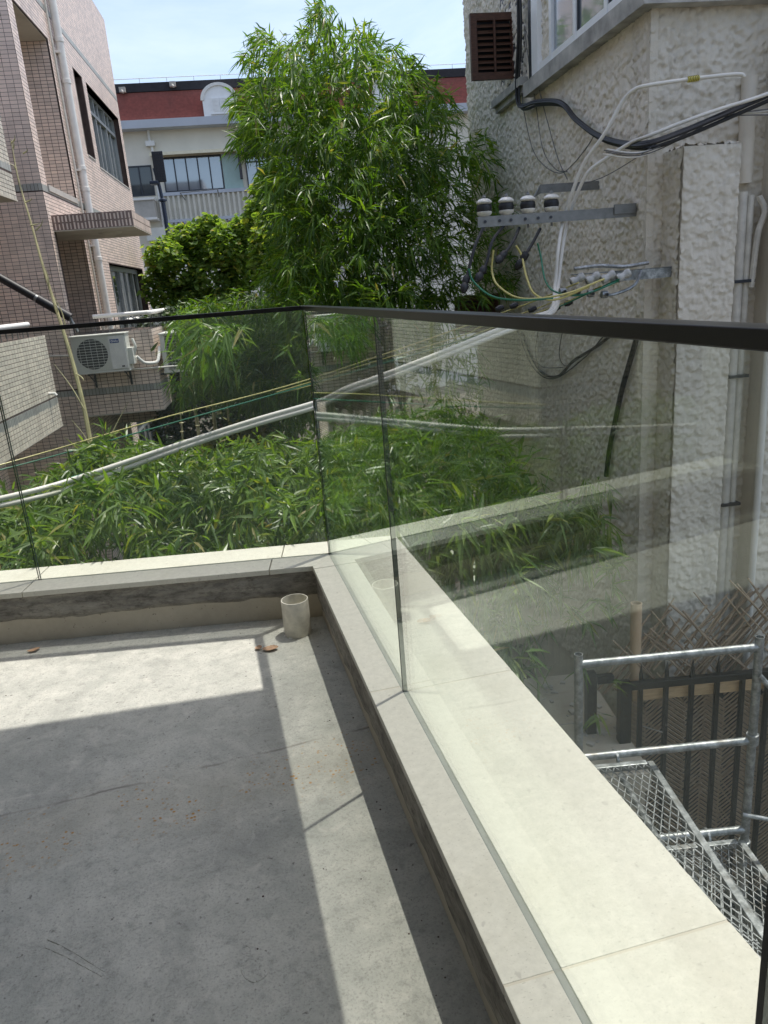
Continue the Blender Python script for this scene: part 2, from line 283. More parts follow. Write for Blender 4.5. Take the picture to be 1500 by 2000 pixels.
# ------------------------------------------------------------------ mesh helpers
class MB:
    def __init__(s): s.v = []; s.f = []
    def quadbox(s, c8):
        k = len(s.v); s.v += [tuple(map(float, x)) for x in c8]
        for q in ((0, 3, 2, 1), (4, 5, 6, 7), (0, 1, 5, 4), (1, 2, 6, 5), (2, 3, 7, 6), (3, 0, 4, 7)): s.f.append(tuple(k + i for i in q))
    def box(s, O, U, V, W, u, v, w):
        O = np.asarray(O, float)
        P = lambda a, b, c: O + U * a + V * b + W * c
        s.quadbox([P(u[0], v[0], w[0]), P(u[1], v[0], w[0]), P(u[1], v[1], w[0]), P(u[0], v[1], w[0]), P(u[0], v[0], w[1]), P(u[1], v[0], w[1]), P(u[1], v[1], w[1]), P(u[0], v[1], w[1])])
        return s
    def g(s, a, b, z): return s.box(ORG, RV, EV, ZV, a, b, z)      # box on the street grid
    def prism(s, pts, z0, z1):
        k = len(s.v); n = len(pts)
        s.v += [(float(p[0]), float(p[1]), z0) for p in pts] + [(float(p[0]), float(p[1]), z1) for p in pts]
        s.f.append(tuple(k + i for i in reversed(range(n)))); s.f.append(tuple(k + n + i for i in range(n)))
        for i in range(n): j = (i + 1) % n; s.f.append((k + i, k + j, k + n + j, k + n + i))
        return s
    def tube(s, pts, r, n=8, cap=True):
        pts = [np.asarray(p, float) for p in pts]; rs = r if hasattr(r, '__len__') else [r] * len(pts); k0 = len(s.v)
        t = pts[1] - pts[0]; t /= np.linalg.norm(t); up = np.array([0, 0, 1.0]) if abs(t[2]) < .9 else np.array([1.0, 0, 0])
        a = np.cross(t, up); a /= np.linalg.norm(a)
        for i, p in enumerate(pts):
            t = pts[min(i + 1, len(pts) - 1)] - pts[max(i - 1, 0)]; t = t / (np.linalg.norm(t) + 1e-12)
            a = a - t * (a @ t); a /= np.linalg.norm(a); b = np.cross(t, a)
            for j in range(n):
                q = 2 * math.pi * j / n; s.v.append(tuple(p + rs[i] * (a * math.cos(q) + b * math.sin(q))))
        for i in range(len(pts) - 1):
            for j in range(n):
                A = k0 + i * n + j; Bq = k0 + i * n + (j + 1) % n; s.f.append((A, Bq, Bq + n, A + n))
        if cap: s.f.append(tuple(k0 + j for j in reversed(range(n)))); s.f.append(tuple(k0 + (len(pts) - 1) * n + j for j in range(n)))
        return s
    def lathe(s, P, prof, n=20, axis=ZV):
        P = np.asarray(P, float); t = axis / np.linalg.norm(axis); up = np.array([1.0, 0, 0]) if abs(t[0]) < .9 else np.array([0, 1.0, 0])
        a = np.cross(t, up); a /= np.linalg.norm(a); b = np.cross(t, a); k0 = len(s.v)
        for (r, h) in prof:
            for j in range(n): q = 2 * math.pi * j / n; s.v.append(tuple(P + t * h + r * (a * math.cos(q) + b * math.sin(q))))
        for i in range(len(prof) - 1):
            for j in range(n):
                A = k0 + i * n + j; Bq = k0 + i * n + (j + 1) % n; s.f.append((A, Bq, Bq + n, A + n))
        return s
    def obj(s, name, m, parent=None, smooth=False, bevel=0):
        me = bpy.data.meshes.new(name); me.from_pydata(s.v, [], s.f); me.materials.append(MAT[m]); me.update()
        o = bpy.data.objects.new(name, me); COL.objects.link(o)
        if smooth:
            me.shade_smooth()
            try: me.set_sharp_from_angle(angle=math.radians(40))
            except Exception: pass
        if bevel:
            b = o.modifiers.new('bevel', 'BEVEL'); b.width = bevel; b.segments = 2; b.limit_method = 'ANGLE'
        if parent: o.parent = parent
        return o
def thing(name, label, cat, group=None):
    o = bpy.data.objects.new(name, None); COL.objects.link(o); o['label'] = label; o['category'] = cat
    if group: o['group'] = group
    return o
def tag(o, label, cat, group=None):
    o['label'] = label; o['category'] = cat
    if group: o['group'] = group
    return o
def struct(o): o['kind'] = 'structure'; return o
def smooth_path(pts, n=8):
    pts = [np.asarray(p, float) for p in pts]; P = [2 * pts[0] - pts[1]] + pts + [2 * pts[-1] - pts[-2]]; out = []
    for i in range(1, len(P) - 2):
        for k in range(n):
            t = k / n; out.append(.5 * ((2 * P[i]) + (-P[i - 1] + P[i + 1]) * t + (2 * P[i - 1] - 5 * P[i] + 4 * P[i + 1] - P[i + 2]) * t * t + (-P[i - 1] + 3 * P[i] - 3 * P[i + 1] + P[i + 2]) * t ** 3))
    out.append(P[-2]); return out
def fast_mesh(name, verts, faces4, m, smooth=False):
    me = bpy.data.meshes.new(name); nv = len(verts); nf = len(faces4)
    k = faces4.shape[1]
    me.vertices.add(nv); me.vertices.foreach_set('co', np.ascontiguousarray(verts, dtype=np.float32).ravel())
    me.loops.add(nf * k); me.loops.foreach_set('vertex_index', faces4.ravel().astype(np.int32))
    me.polygons.add(nf); me.polygons.foreach_set('loop_start', np.arange(0, nf * k, k, dtype=np.int32))
    me.update(calc_edges=True); me.validate(); me.materials.append(MAT[m]) if m else None
    if not smooth: me.shade_flat()
    return me
# ------------------------------------------------------------------ tiles
TILE_PARTS = 0
tile_unit = None
def rel_box(u0, u1, v0, v1, h):   # unit tile mesh in local coords
    return
def tiles(O, U, V, Nn, w, h, parent, holes=(), bands=(), m='tile', parts=None, u0=0.0, v0=0.0, name='tile_cladding'):
    """stack-bond mosaic tiles 95 x 45 mm, proud of the dark grout"""
    us = np.arange(u0, w - .02, .1); vs = np.arange(v0, h - .01, .05)
    uu, vv = np.meshgrid(us, vs); uu = uu.ravel(); vv = vv.ravel(); cu = uu + .05; cv = vv + .025
    ok = np.ones(len(uu), bool)
    for (a, b, c, d) in holes: ok &= ~((cu > a) & (cu < b) & (cv > c) & (cv < d))
    for (c, d) in bands: ok &= ~((cv > c) & (cv < d))
    lay = [(uu[ok], vv[ok], .0935, .0435, m, name)]
    for (c, d) in bands:
        bu = np.arange(0, w - .03, .05); bv = np.full_like(bu, c + .003); okb = np.ones(len(bu), bool)
        for (a, b, cc, dd) in holes: okb &= ~((bu + .02 > a) & (bu + .02 < b) & (c + .05 > cc) & (c + .05 < dd))
        lay.append((bu[okb], bv[okb], .045, d - c - .006, 'band', 'band_tiles'))
    for (tu, tv, tw, th, mm, nm) in lay:
        if not len(tu): continue
        tuo, tvo = tu, tv
        single = None
        if parts and nm == 'tile_cladding':
            P = O + np.outer(tu, U) + np.outer(tv, V); dist = np.array([parts(p) for p in P]); idx = np.argsort(dist)[:300]
            idx = idx[dist[idx] < 1e8]; msk = np.ones(len(tu), bool); msk[idx] = False; single = (tu[idx], tv[idx]); tu, tv = tu[msk], tv[msk]
        jit = rng.uniform(.0012, .0024, len(tu)); tw_ = np.minimum(tw, w - tu)
        base = O[None] + tu[:, None] * U + tv[:, None] * V
        c = []
        for (du, dv, dn) in ((0, 0, 0), (1, 0, 0), (1, 1, 0), (0, 1, 0), (0, 0, 1), (1, 0, 1), (1, 1, 1), (0, 1, 1)):
            ins = .001 if dn else 0
            c.append(base + (tw_ * du)[:, None] * U + ins * (1 - 2 * du) * U + th * dv * V + ins * .6 * (1 - 2 * dv) * V + (jit * dn)[:, None] * Nn)
        vts = np.stack(c, 1).reshape(-1, 3); n = len(tu)
        fq = np.array([(4, 5, 6, 7), (0, 1, 5, 4), (1, 2, 6, 5), (2, 3, 7, 6), (3, 0, 4, 7)])
        fcs = (np.arange(n)[:, None, None] * 8 + fq[None]).reshape(-1, 4)
        me = fast_mesh(nm, vts, fcs, mm); o = bpy.data.objects.new(nm, me); COL.objects.link(o); o.parent = parent; o['kind'] = 'stuff'
        if single is not None:
            mb = MB(); mb.box((0, 0, 0), np.array([1., 0, 0]), np.array([0, 1., 0]), np.array([0, 0, 1.]), (0, .095), (0, .045), (0, .0018)); me = bpy.data.meshes.new('tile'); me.from_pydata(mb.v, [], mb.f); me.materials.append(MAT[mm])
            for a, b in zip(*single):
                q = O + a * U + b * V; t = bpy.data.objects.new('tile', me); COL.objects.link(t)
                t.matrix_world = Matrix(((U[0], V[0], Nn[0], q[0]), (U[1], V[1], Nn[1], q[1]), (U[2], V[2], Nn[2], q[2]), (0, 0, 0, 1))); t.parent = parent
def wall_mb(mb, O, U, V, Nn, w, h, holes, thick, u0=0, v0=0):
    us = sorted({u0, w, *[min(max(x, u0), w) for q in holes for x in q[:2]]}); vs = sorted({v0, h, *[min(max(x, v0), h) for q in holes for x in q[2:]]})
    for i in range(len(us) - 1):
        for j in range(len(vs) - 1):
            cu, cv = (us[i] + us[i + 1]) / 2, (vs[j] + vs[j + 1]) / 2
            if any(a < cu < b and c < cv < d for a, b, c, d in holes): continue
            mb.box(O, U, V, Nn, (us[i], us[i + 1]), (vs[j], vs[j + 1]), (-thick, 0))
# ================================================================== SETTING
GZ = -3.3
mb = MB(); mb.box((0, 0, 0), np.array([1., 0, 0]), np.array([0, 1., 0]), ZV, (-400, 400), (-300, 600), (GZ - .5, GZ)); struct(mb.obj('ground', 'soil'))
HF = .2371; WI, WO, WI2, WO2 = .0952, .3176, .1365, .1632
# inner corner of the curb walls
def line_x(x, n):  # point on B(.,n) with world x
    s = (NB[0] * n - x) / math.cos(PHI); return B(s, n, 0)
SB = 2.45    # back parapet ends at the party wall
YF = -3.698
floor_pts = [line_x(-.05, -.08), B(SB, -.08, 0), np.array([B(SB, -.08, 0)[0], YF, 0]), np.array([-.05, YF, 0])]
mb = MB(); mb.prism([p[:2] for p in reversed(floor_pts)], -HF - .2, -HF); struct(mb.obj('terrace_floor', 'floor'))
mb = MB(); fz_ = lambda u, v: (lambda q: CAM + q * ((-HF - CAM[2]) / q[2]))(ray(u, v))
r0_ = random.Random(5)
def ridge(pts, r): mb.tube(smooth_path([fz_(*p) - ZV * r * .55 for p in pts], 6), [r * r0_.uniform(.75, 1.25) for _ in range((len(pts) - 1) * 6 + 1)], 6)
ridge([(94, 1834), (120, 1845), (150, 1862), (205, 1897)], .0045); ridge([(90, 1850), (125, 1866), (160, 1884), (200, 1906)], .0035)
ridge([(480, 1845), (472, 1858), (486, 1866), (490, 1852), (480, 1845)], .0034); ridge([(484, 1872), (474, 1886), (478, 1906), (496, 1917), (514, 1909), (524, 1896)], .0042); ridge([(486, 1872), (500, 1876), (508, 1890), (500, 1900), (512, 1906)], .0018); ridge([(500, 1462), (530, 1456), (560, 1450), (574, 1456), (578, 1464)], .0016)
for rr_ in (5, 11): ridge([(622 + rr_ * math.cos(a_) , 1498 + rr_ * .62 * math.sin(a_)) for a_ in [k * .7 for k in range(9)]], .0014)
struct(mb.obj('floor_trowel_marks', 'floor'))
# ------------------------------------------------------------------ parapet
par = thing('terrace_parapet', 'low concrete terrace curb capped with pale stone slabs around the bare concrete floor', 'parapet')
cin, cin2 = .022, .022
mb = MB(); q0 = line_x(-WI + cin, -WI2 + cin2); q1 = line_x(WO - .03, WO2 - .03)
mb.prism([(-WI + cin, YF), (WO - .03, YF), q1[:2], q0[:2]], GZ, -.0225); mb.obj('curb_wall', 'curb_smooth', par)
mb = MB(); e0 = B(SB, -WI2 + cin2, 0); e1 = B(SB, WO2 - .03, 0)
mb.prism([e0[:2], q0[:2], q1[:2], e1[:2]], GZ, -.0225); mb.obj('curb_wall', 'curb_smooth', par)
# rough mortar course on the inside of the curb, upper half, uneven lower lip
def rough_course(P0, P1, nrm, zt, zb, seed, nm):
    r = np.random.default_rng(seed); n = 90; mbx = MB(); P0 = np.array(P0, float); P1 = np.array(P1, float)
    zl = zb + np.convolve(r.normal(0, .009, n + 9), np.ones(5) / 5, 'same')[:n + 1]; rows = 6
    for i in range(n + 1):
        p = P0 + (P1 - P0) * i / n
        for j in range(rows + 1):
            z = zt + (zl[i] - zt) * j / rows; d = .006 + r.uniform(0, .006) + (.004 if 1 < j < rows else 0)
            if j == rows: d = -.002
            mbx.v.append(tuple(p + nrm * d + ZV * z))
    for i in range(n):
        for j in range(rows): a = i * (rows + 1) + j; mbx.f.append((a, a + 1, a + rows + 2, a + rows + 1))
    return mbx.obj(nm, 'curb', par)
rough_course(line_x(-WI + cin, -WI2 + cin2), B(SB, -WI2 + cin2, 0), -NB, -.024, -.135, 3, 'mortar_course')
rough_course((-WI + cin, YF, 0), line_x(-WI + cin, -WI2 + cin2), np.array([-1., 0, 0]), -.024, -.175, 5, 'mortar_course')
# coping stones; a groove for the glass runs between inner and outer stones
gv = .007
def stone(pts): 
    mb = MB(); mb.prism([p[:2] for p in pts], -.022, 0); return mb.obj('coping_stone', 'stone', par, bevel=.0015)
jy = [-1.215, -2.145, YF]; jt = .0024
def yl(y0, y1, xa, xb): return [(xa, y1), (xb, y1), (xb, y0), (xa, y0)]
ci = line_x(-WI, -WI2); cg = line_x(-gv, -gv); cgo = line_x(gv, gv); co = line_x(WO, WO2)
stone([(-WI, -.155 + jt), (-gv, -.155 + jt), cg, ci][::1])
stone([(-WI, jy[0] + .03 + jt), (-gv, jy[0] + .03 + jt), (-gv, -.155 - jt), (-WI, -.155 - jt)])
stone([(-WI, jy[1] + jt), (-gv, jy[1] + jt), (-gv, jy[0] + .03 - jt), (-WI, jy[0] + .03 - jt)])
stone([(-WI, jy[2]), (-gv, jy[2]), (-gv, jy[1] - jt), (-WI, jy[1] - jt)])
stone([(gv, jy[0] + jt), (WO, jy[0] + jt), co, cgo]); stone([(gv, jy[1] + jt), (WO, jy[1] + jt), (WO, jy[0] - jt), (gv, jy[0] - jt)]); stone([(gv, jy[2]), (WO, jy[2]), (WO, jy[1] - jt), (gv, jy[1] - jt)])
js = [.21, 1.26, SB]
def bs(s0, s1, n0, n1, c0=None, c1=None):
    a = B(s1, n0, 0); b = c0 if c0 is not None else B(s0, n0, 0); c = c1 if c1 is not None else B(s0, n1, 0); d_ = B(s1, n1, 0); return [a, b, c, d_]
sci = (-(DB @ (0 - ci)))
stone(bs(0, js[0] + .04 - jt, -WI2, -gv, ci, cg)); stone(bs(js[0] + .04 + jt, js[1] - jt, -WI2, -gv)); stone(bs(js[1] + jt, js[2], -WI2, -gv))
stone(bs(0, js[0] - jt, gv, WO2, cgo, co)); stone(bs(js[0] + jt, js[1] - jt, gv, WO2)); stone(bs(js[1] + jt, js[2], gv, WO2))
mb = MB(); mb.prism([(-gv + .0005, YF), (gv - .0005, YF), line_x(gv - .0005, gv - .0005)[:2], line_x(-gv + .0005, -gv + .0005)[:2]], -.02, -.0035); mb.obj('glazing_channel', 'seal_grey', par)
mb = MB(); mb.prism([B(SB, -gv + .0005, 0)[:2], line_x(-gv + .0005, -gv + .0005)[:2], line_x(gv - .0005, gv - .0005)[:2], B(SB, gv - .0005, 0)[:2]], -.02, -.0035); mb.obj('glazing_channel', 'seal_grey', par)
for pts in ([(-WI + .001, jy[1] - jt), (-gv, jy[1] - jt), (-gv, jy[1] + jt), (-WI + .001, jy[1] + jt)], [(gv, jy[1] - jt), (WO - .001, jy[1] - jt), (WO - .001, jy[1] + jt), (gv, jy[1] + jt)], [(gv, jy[0] - jt), (WO - .001, jy[0] - jt), (WO - .001, jy[0] + jt), (gv, jy[0] + jt)], [(-WI + .001, jy[0] + .03 - jt), (-gv, jy[0] + .03 - jt), (-gv, jy[0] + .03 + jt), (-WI + .001, jy[0] + .03 + jt)]):
    mb = MB(); mb.prism(pts, -.02, -.0012); mb.obj('grout_joint', 'soffit', par)
# ------------------------------------------------------------------ glass balustrade
bal = thing('glass_balustrade', 'frameless clear glass balustrade with a slim black handrail on the stone coping', 'balustrade')
HT, TR = 1.0318, .0169; gt = .006
P2 = -1.2102; P3 = -2.57; S1 = 1.2371
def pane(U, W, O, u0, u1):
    O = np.asarray(O, float); mb = MB(); mb.box(O, U, ZV, W, (u0, u1), (-.004, HT - TR - .001), (-gt, gt)); o = mb.obj('glass_pane', 'glass', bal)
    o.data.materials.append(MAT['glass_edge'])
    for p in o.data.polygons:
        if abs(np.array(p.normal) @ W) < .5 and abs(p.normal[2]) < .5: p.material_index = 1
    return o
XV = np.array([1., 0, 0]); YV = np.array([0, 1., 0])
pane(-YV, XV, (0, 0, 0), .012, -P2 - .0026); pane(-YV, XV, (0, 0, 0), -P2 + .0026, -P3); pane(-YV, XV, (0, 0, 0), -P3 + .008, -YF)
pane(DB, NB, (0, 0, 0), .012, S1 - .004); pane(DB, NB, (0, 0, 0), S1 + .004, SB)
for O, U, W, hw in (((0, P2, 0), YV, XV, .0022), ((0, P3 - .004, 0), YV, XV, .0036)):
    mb = MB(); mb.box(O, U, ZV, W, (-hw, hw), (-.003, HT - TR - .002), (-gt - .0006, gt + .0006)); mb.obj('silicone_joint', 'seal', bal)
mb = MB(); mb.box((0, 0, 0), XV, ZV, YV, (-gt, gt), (-.003, HT - TR - .002), (-.009, .009)); mb.obj('silicone_joint', 'seal', bal)
mb = MB(); r1, r2 = .0178, .0167
k0 = line_x(-r1, -r1); k1 = line_x(r2, r2); mb.prism([(-r1, YF), (r2, YF), k1[:2], k0[:2]], HT - TR, HT); mb.obj('handrail', 'black_metal', bal, bevel=.0015)
mb = MB(); mb.prism([B(SB, -r1, 0)[:2], k0[:2], k1[:2], B(SB, r2, 0)[:2]], HT - TR, HT); mb.obj('handrail', 'black_metal', bal, bevel=.0015)
# ------------------------------------------------------------------ the house behind the camera, an added shading slab above it, and the party wall on the left
hs = thing('terrace_house', 'white house wall and added unseen shading slab at the back of the terrace, behind the viewer', 'house')
cz = 3.0; kx = SUN[0] / SUN[2]; ky = SUN[1] / SUN[2]
ex = -.353 + kx * (cz + HF); ey = -.60 + ky * (cz + HF)
def floor_pt(x, y): return np.array([x + kx * (cz + HF), y + ky * (cz + HF)])
c1 = floor_pt(-.353, -.625); c2 = floor_pt(-1.246, -.563); dr = (c2 - c1) / np.linalg.norm(c2 - c1)
mb = MB(); mb.prism([c1 + dr * 3.2, (c1[0] + dr[0] * 3.2, -3.72), (c1[0], -3.72), c1], cz, cz + .16); mb.obj('shading_slab', 'white_paint', hs)  # slab added out of view, edges traced along the sun to shade the floor
mb = MB(); mb.box((0, 0, 0), XV, YV, ZV, (-3.4, .9), (-3.9, -3.7), (GZ, cz)); mb.obj('rear_wall', 'white_paint', hs)
pw = MB(); q = B(SB + .002, 0, 0); pw.prism([(q[0] - .2, YF - .7), (q[0] + .0, YF - .7), (B(SB + .002, -.6, 0)[0], B(SB + .002, -.6, 0)[1]), B(SB + .002, .3, 0)[:2], B(SB + .2, .3, 0)[:2]], GZ, 2.3); 
tag(pw.obj('party_wall', 'render'), 'plain grey rendered side wall closing off the left end of the terrace', 'wall')
# uneven strip of old mortar left along the foot of the back curb
mb = MB(); n = 80; rr = np.random.default_rng(8); wv = .085 + np.convolve(rr.normal(0, .022, n + 9), np.ones(4) / 4, 'same')[:n + 1]
for i in range(n + 1):
    s0 = .13 + i * (SB - .13) / n
    for f_, hz in ((0, .006), (.45, .005), (.85, .0035), (1.0, -.002)):
        q = B(s0, -WI2 + .02 - (wv[i] + .02) * f_, 0); mb.v.append((q[0], q[1], -HF + hz + rr.normal(0, .0008)))
for i in range(n):
    for j in range(3): a = i * 4 + j; mb.f.append((a, a + 1, a + 5, a + 4))
mb.obj('mortar_strip', 'floor', par, True)
# pipe stub and litter on the floor
pv = thing('pipe_stub', 'open white plastic drain pipe stub standing in the corner of the concrete floor', 'pipe')
R = .055; px, py = -.194, -.222
mb = MB(); mb.lathe((px, py, -HF), [(R, -.002), (R, .146), (R - .001, .148), (R - .0045, .148), (R - .005, .146), (R - .005, .002), (0.001, .002)], 40); mb.obj('pipe_wall', 'pvc_dirty', pv, True)
mb = MB()
for k in range(9):
    q = random.uniform(0, 6.28); r0 = R + .002; mb.lathe((px + r0 * math.cos(q), py + r0 * math.sin(q), -HF - .002), [(.004 + random.random() * .004, 0), (.004, .005), (.0005, .007)], 7)
mb.obj('mortar_crumbs', 'white_paint', pv, True)['kind'] = 'stuff'
def curled_leaf(name, P, L_, W_, ang, label):
    mb = MB(); n = 10
    for i in range(n + 1):
        t = i / n; wd = W_ * math.sin(math.pi * min(1, t * .96 + .02)) ** .7 * (1 + .12 * (i % 2)); 
        for j, s in enumerate((-1, -.5, 0, .5, 1)):
            x = (t - .5) * L_; y = s * wd; z = .004 + .35 * abs(s) ** 2 * wd * (.4 + t) + .012 * (t - .5) ** 2 * 4 * .5
            mb.v.append((P[0] + x * math.cos(ang) - y * math.sin(ang), P[1] + x * math.sin(ang) + y * math.cos(ang), P[2] + z))
    for i in range(n):
        for j in range(4): a = i * 5 + j; mb.f.append((a, a + 1, a + 6, a + 5))
    return tag(mb.obj(name, 'dry_leaf', None, True), label, 'dry leaf')
curled_leaf('dried_leaf', (-.318, -.335, -HF), .062, .02, -.2, 'curled brown dry leaf lying on the floor in front of the pipe stub')
curled_leaf('dried_leaf', (-.362, -.31, -HF), .032, .013, .9, 'small crumpled brown leaf scrap touching the larger dry leaf')
curled_leaf('dried_leaf', (-1.25, .035, -HF), .05, .014, .2, 'thin torn tan wrapper scrap on the floor at the foot of the back curb')
mb = MB()
for k in range(190):
    x = rng.uniform(-2.0, -.11); y = rng.uniform(-2.6, .1); r = rng.uniform(.0008, .003)
    if rng.random() < .4: x = -.1 - abs(rng.normal(0, .04))
    elif rng.random() < .6: q_ = B(rng.uniform(.1, 2.0), -WI2 - abs(rng.normal(0, .03)), 0); x, y = q_[0], q_[1]
    mb.lathe((x, y, -HF - .0005), [(r, 0), (r * .8, r * .7), (.0002, r)], 5)
o = mb.obj('floor_grit', 'grout'); o['kind'] = 'stuff'; o['label'] = 'scattered dark grit and crumbs on the concrete floor'; o['category'] = 'grit'
# ================================================================== LEFT TILED BUILDING
tb = thing('tiled_building', 'pink mosaic-tiled apartment building with recessed niches, balconies and a white drain pipe, left', 'building')
AL = -3.0; BP = 11.85; BF = 19.75; ZR = 7.2
def near_cam(lo=0):
    def fn(p):
        dd = p - CAM; z = dd @ FW
        if z < .2: return 1e9
        u = 750 + F_PX * (dd @ RT) / z; v = 1000 - F_PX * (dd @ UP) / z
        return (z if -10 < u < 1510 and -10 < v < 2010 else 1e9)
    return fn
# pier front (faces the terrace)
Wp = 2.2
mb = MB(); wall_mb(mb, G(AL - Wp, BP, GZ), RV, ZV, -EV, Wp, ZR - GZ, [], .3)
mb.obj('wall', 'grout', tb)
tiles(G(AL - Wp, BP, GZ), RV, ZV, -EV, Wp, ZR - GZ, tb, bands=[(2.71 - GZ, 2.81 - GZ), (-.17 - GZ, -.07 - GZ), (5.56 - GZ, 5.66 - GZ)], parts=near_cam())
# long east face
LE = BF - BP
def zz(z): return z - GZ
holes = [(.30, 2.0, zz(2.82), zz(5.13)), (.18, 2.02, zz(-.2), zz(2.2)), (3.56, 4.14, zz(3.75), zz(5.14)), (4.48, 7.62, zz(3.68), zz(5.14)), (3.75, 7.6, zz(.05), zz(1.88)), (3.75, 7.6, zz(-2.7), zz(-1.0))]
mb = MB(); O = G(AL, BP, GZ); wall_mb(mb, O, EV, ZV, RV, LE, ZR - GZ, holes, .22, u0=.0)
mb.obj('wall', 'grout', tb)
tiles(O, EV, ZV, RV, LE, ZR - GZ, tb, holes=[(a - .02, b + .02, c - .01, d + .01) for a, b, c, d in holes], bands=[(zz(2.71), zz(2.81)), (zz(-.17), zz(-.07)), (zz(5.56), zz(5.66))])
# niche linings
def lining(b0, b1, z0, z1, dep, soff='soffit', back='tile', door=False):
    mb = MB(); mb.box(ORG, RV, EV, ZV, (AL - dep - .1, AL - dep), (b0 - .1, b1 + .3), (z0 - .2, z1 + .2)); mb.box(ORG, RV, EV, ZV, (AL - dep - .05, AL - .22), (b0 - .1, b0), (z0, z1)); mb.box(ORG, RV, EV, ZV, (AL - dep - .05, AL - .001 - .0), (b1, b1 + .2), (z0, z1)); mb.box(ORG, RV, EV, ZV, (AL - dep - .05, AL - .221), (b0, b1), (z0 - .2, z0)); mb.obj('niche_wall', 'grout', tb)
    mb = MB(); mb.box(ORG, RV, EV, ZV, (AL - dep, AL - .02), (b0, b1), (z1 - .012, z1 + .05)); mb.obj('niche_ceiling', soff, tb)
    tiles(G(AL - dep, b1, z0), RV, ZV, -EV, dep - .0, z1 - z0, tb)          # far jamb faces the terrace
    tiles(G(AL - dep, b0, z0), EV, ZV, RV, b1 - b0, z1 - z0, tb, holes=door or ())
lining(BP + .30, BP + 2.0, 2.82, 5.13, .62); lining(BP + .18, BP + 2.02, -.2, 2.2, .75, door=[(.25, 1.25, -.1, 2.3)])
mb = MB(); mb.g((AL - .62, AL + .02), (BP + .30, BP + 2.0), (2.74, 2.822)); mb.obj('niche_ledge', 'fascia' if 0 else 'render', tb)
# door in the lower niche
mb = MB(); a0, b0, b1 = AL - .75, BP + .43, BP + 1.43
mb.g((a0 + .006, a0 + .05), (b0, b0 + .06), (-.2, 2.08)); mb.g((a0 + .006, a0 + .05), (b1 - .06, b1), (-.2, 2.08)); mb.g((a0 + .006, a0 + .05), (b0 + .06, b1 - .06), (1.66, 1.72)); mb.g((a0 + .006, a0 + .05), (b0 + .06, b1 - .06), (2.02, 2.08)); d = mb.obj('door_frame', 'pvc_old', tb)
mb = MB(); mb.g((a0 + .006, a0 + .03), (b0 + .06, b1 - .06), (-.2, 1.66)); mb.obj('door', 'wood', tb)
mb = MB(); mb.g((a0 + .006, a0 + .02), (b0 + .06, b1 - .06), (1.72, 2.02)); mb.obj('transom_pane', 'pane', tb)
# windows in the east face
def window_e(b0, b1, z0, z1, nv, zt=None, dep=.16, fm='alu', w_=.05, bars=0):
    f = MB(); A0 = AL - dep
    f.g((A0 - .03, A0 + .03), (b0, b1), (z0, z0 + w_)); f.g((A0 - .03, A0 + .03), (b0, b1), (z1 - w_, z1))
    n = nv
    for i in range(n + 1):
        b = b0 + (b1 - b0 - w_) * i / n; f.g((A0 - .028, A0 + (.045 if i % 2 == 0 else .02)), (b, b + w_), (z0 + w_, z1 - w_))
    if zt: f.g((A0 - .026, A0 + .05), (b0 + w_, b1 - w_), (zt, zt + .06))
    fr = f.obj('window', fm, tb)
    p = MB(); p.g((A0 - .01, A0 - .004), (b0 + .01, b1 - .01), (z0 + .01, z1 - .01)); p.obj('pane', 'pane', fr)
    s = MB(); s.g((AL - .2, AL + .012), (b0, b1), (z0 - .03, z0 - .002)); s.obj('sill', 'render', fr)
    h = MB(); h.g((AL - .2, AL - .015), (b0, b1), (z1 + .0, z1 + .02)); h.g((AL - .2, AL - .015), (b0 - .02, b0 - .001), (z0, z1)); h.g((AL - .2, AL - .015), (b1 + .001, b1 + .02), (z0, z1)); h.obj('reveal', 'dark_tile', fr)
    return fr
window_e(BP + 3.56, BP + 4.14, 3.75, 5.14, 1, 4.72); window_e(BP + 4.48, BP + 7.62, 3.68, 5.14, 6, 4.74); window_e(BP + 3.75, BP + 7.6, .05, 1.88, 5, .72, w_=.1)
fr = window_e(BP + 3.75, BP + 7.6, -2.7, -1.0, 6, -1.5)
mb = MB()
for k in range(4):
    b = BP + 4.45 + k * .8; mb.tube([G(AL + .06, b - .25, .80), G(AL + .06, b + .28, .80)], .04, 8)
mb.obj('window_bars', 'white_paint', tb, True)
# rooftop
mb = MB(); mb.g((AL - 3.5, AL - .02), (BP + .02, BF - .02), (ZR - .3, ZR - .05)); mb.obj('roof', 'render', tb)
mb = MB(); mb.g((AL - 4.5, AL - .24), (BF - .25, BF - .02), (GZ, ZR - .06)); mb.obj('rear_wall', 'grout', tb)
# drain pipe
mb = MB(); zt = 8.0; bpipe = 14.3; mb.tube([G(AL + .075, bpipe, GZ), G(AL + .075, bpipe, ZR)], .062, 14); dp = mb.obj('drain_pipe', 'white_paint', tb, True)
mb = MB()
for z in (5.25, 4.65, 3.35, 3.02, .9, 1.9, -.3): mb = MB(); mb.lathe(G(AL + .075, bpipe, z), [(.063, -.035), (.073, -.03), (.073, .03), (.063, .035)], 14); mb.obj('pipe_collar', 'white_paint', dp, True)
for z in (5.05, 3.3, 2.1, .7): mb = MB(); mb.g((AL, AL + .08), (bpipe - .09, bpipe + .09), (z, z + .035)); mb.obj('pipe_strap', 'white_paint', dp)
mb = MB(); mb.tube([G(AL + .03, 13.98, GZ), G(AL + .03, 13.98, ZR)], .018, 8); mb.obj('cable_conduit', 'pvc_old', tb, True)
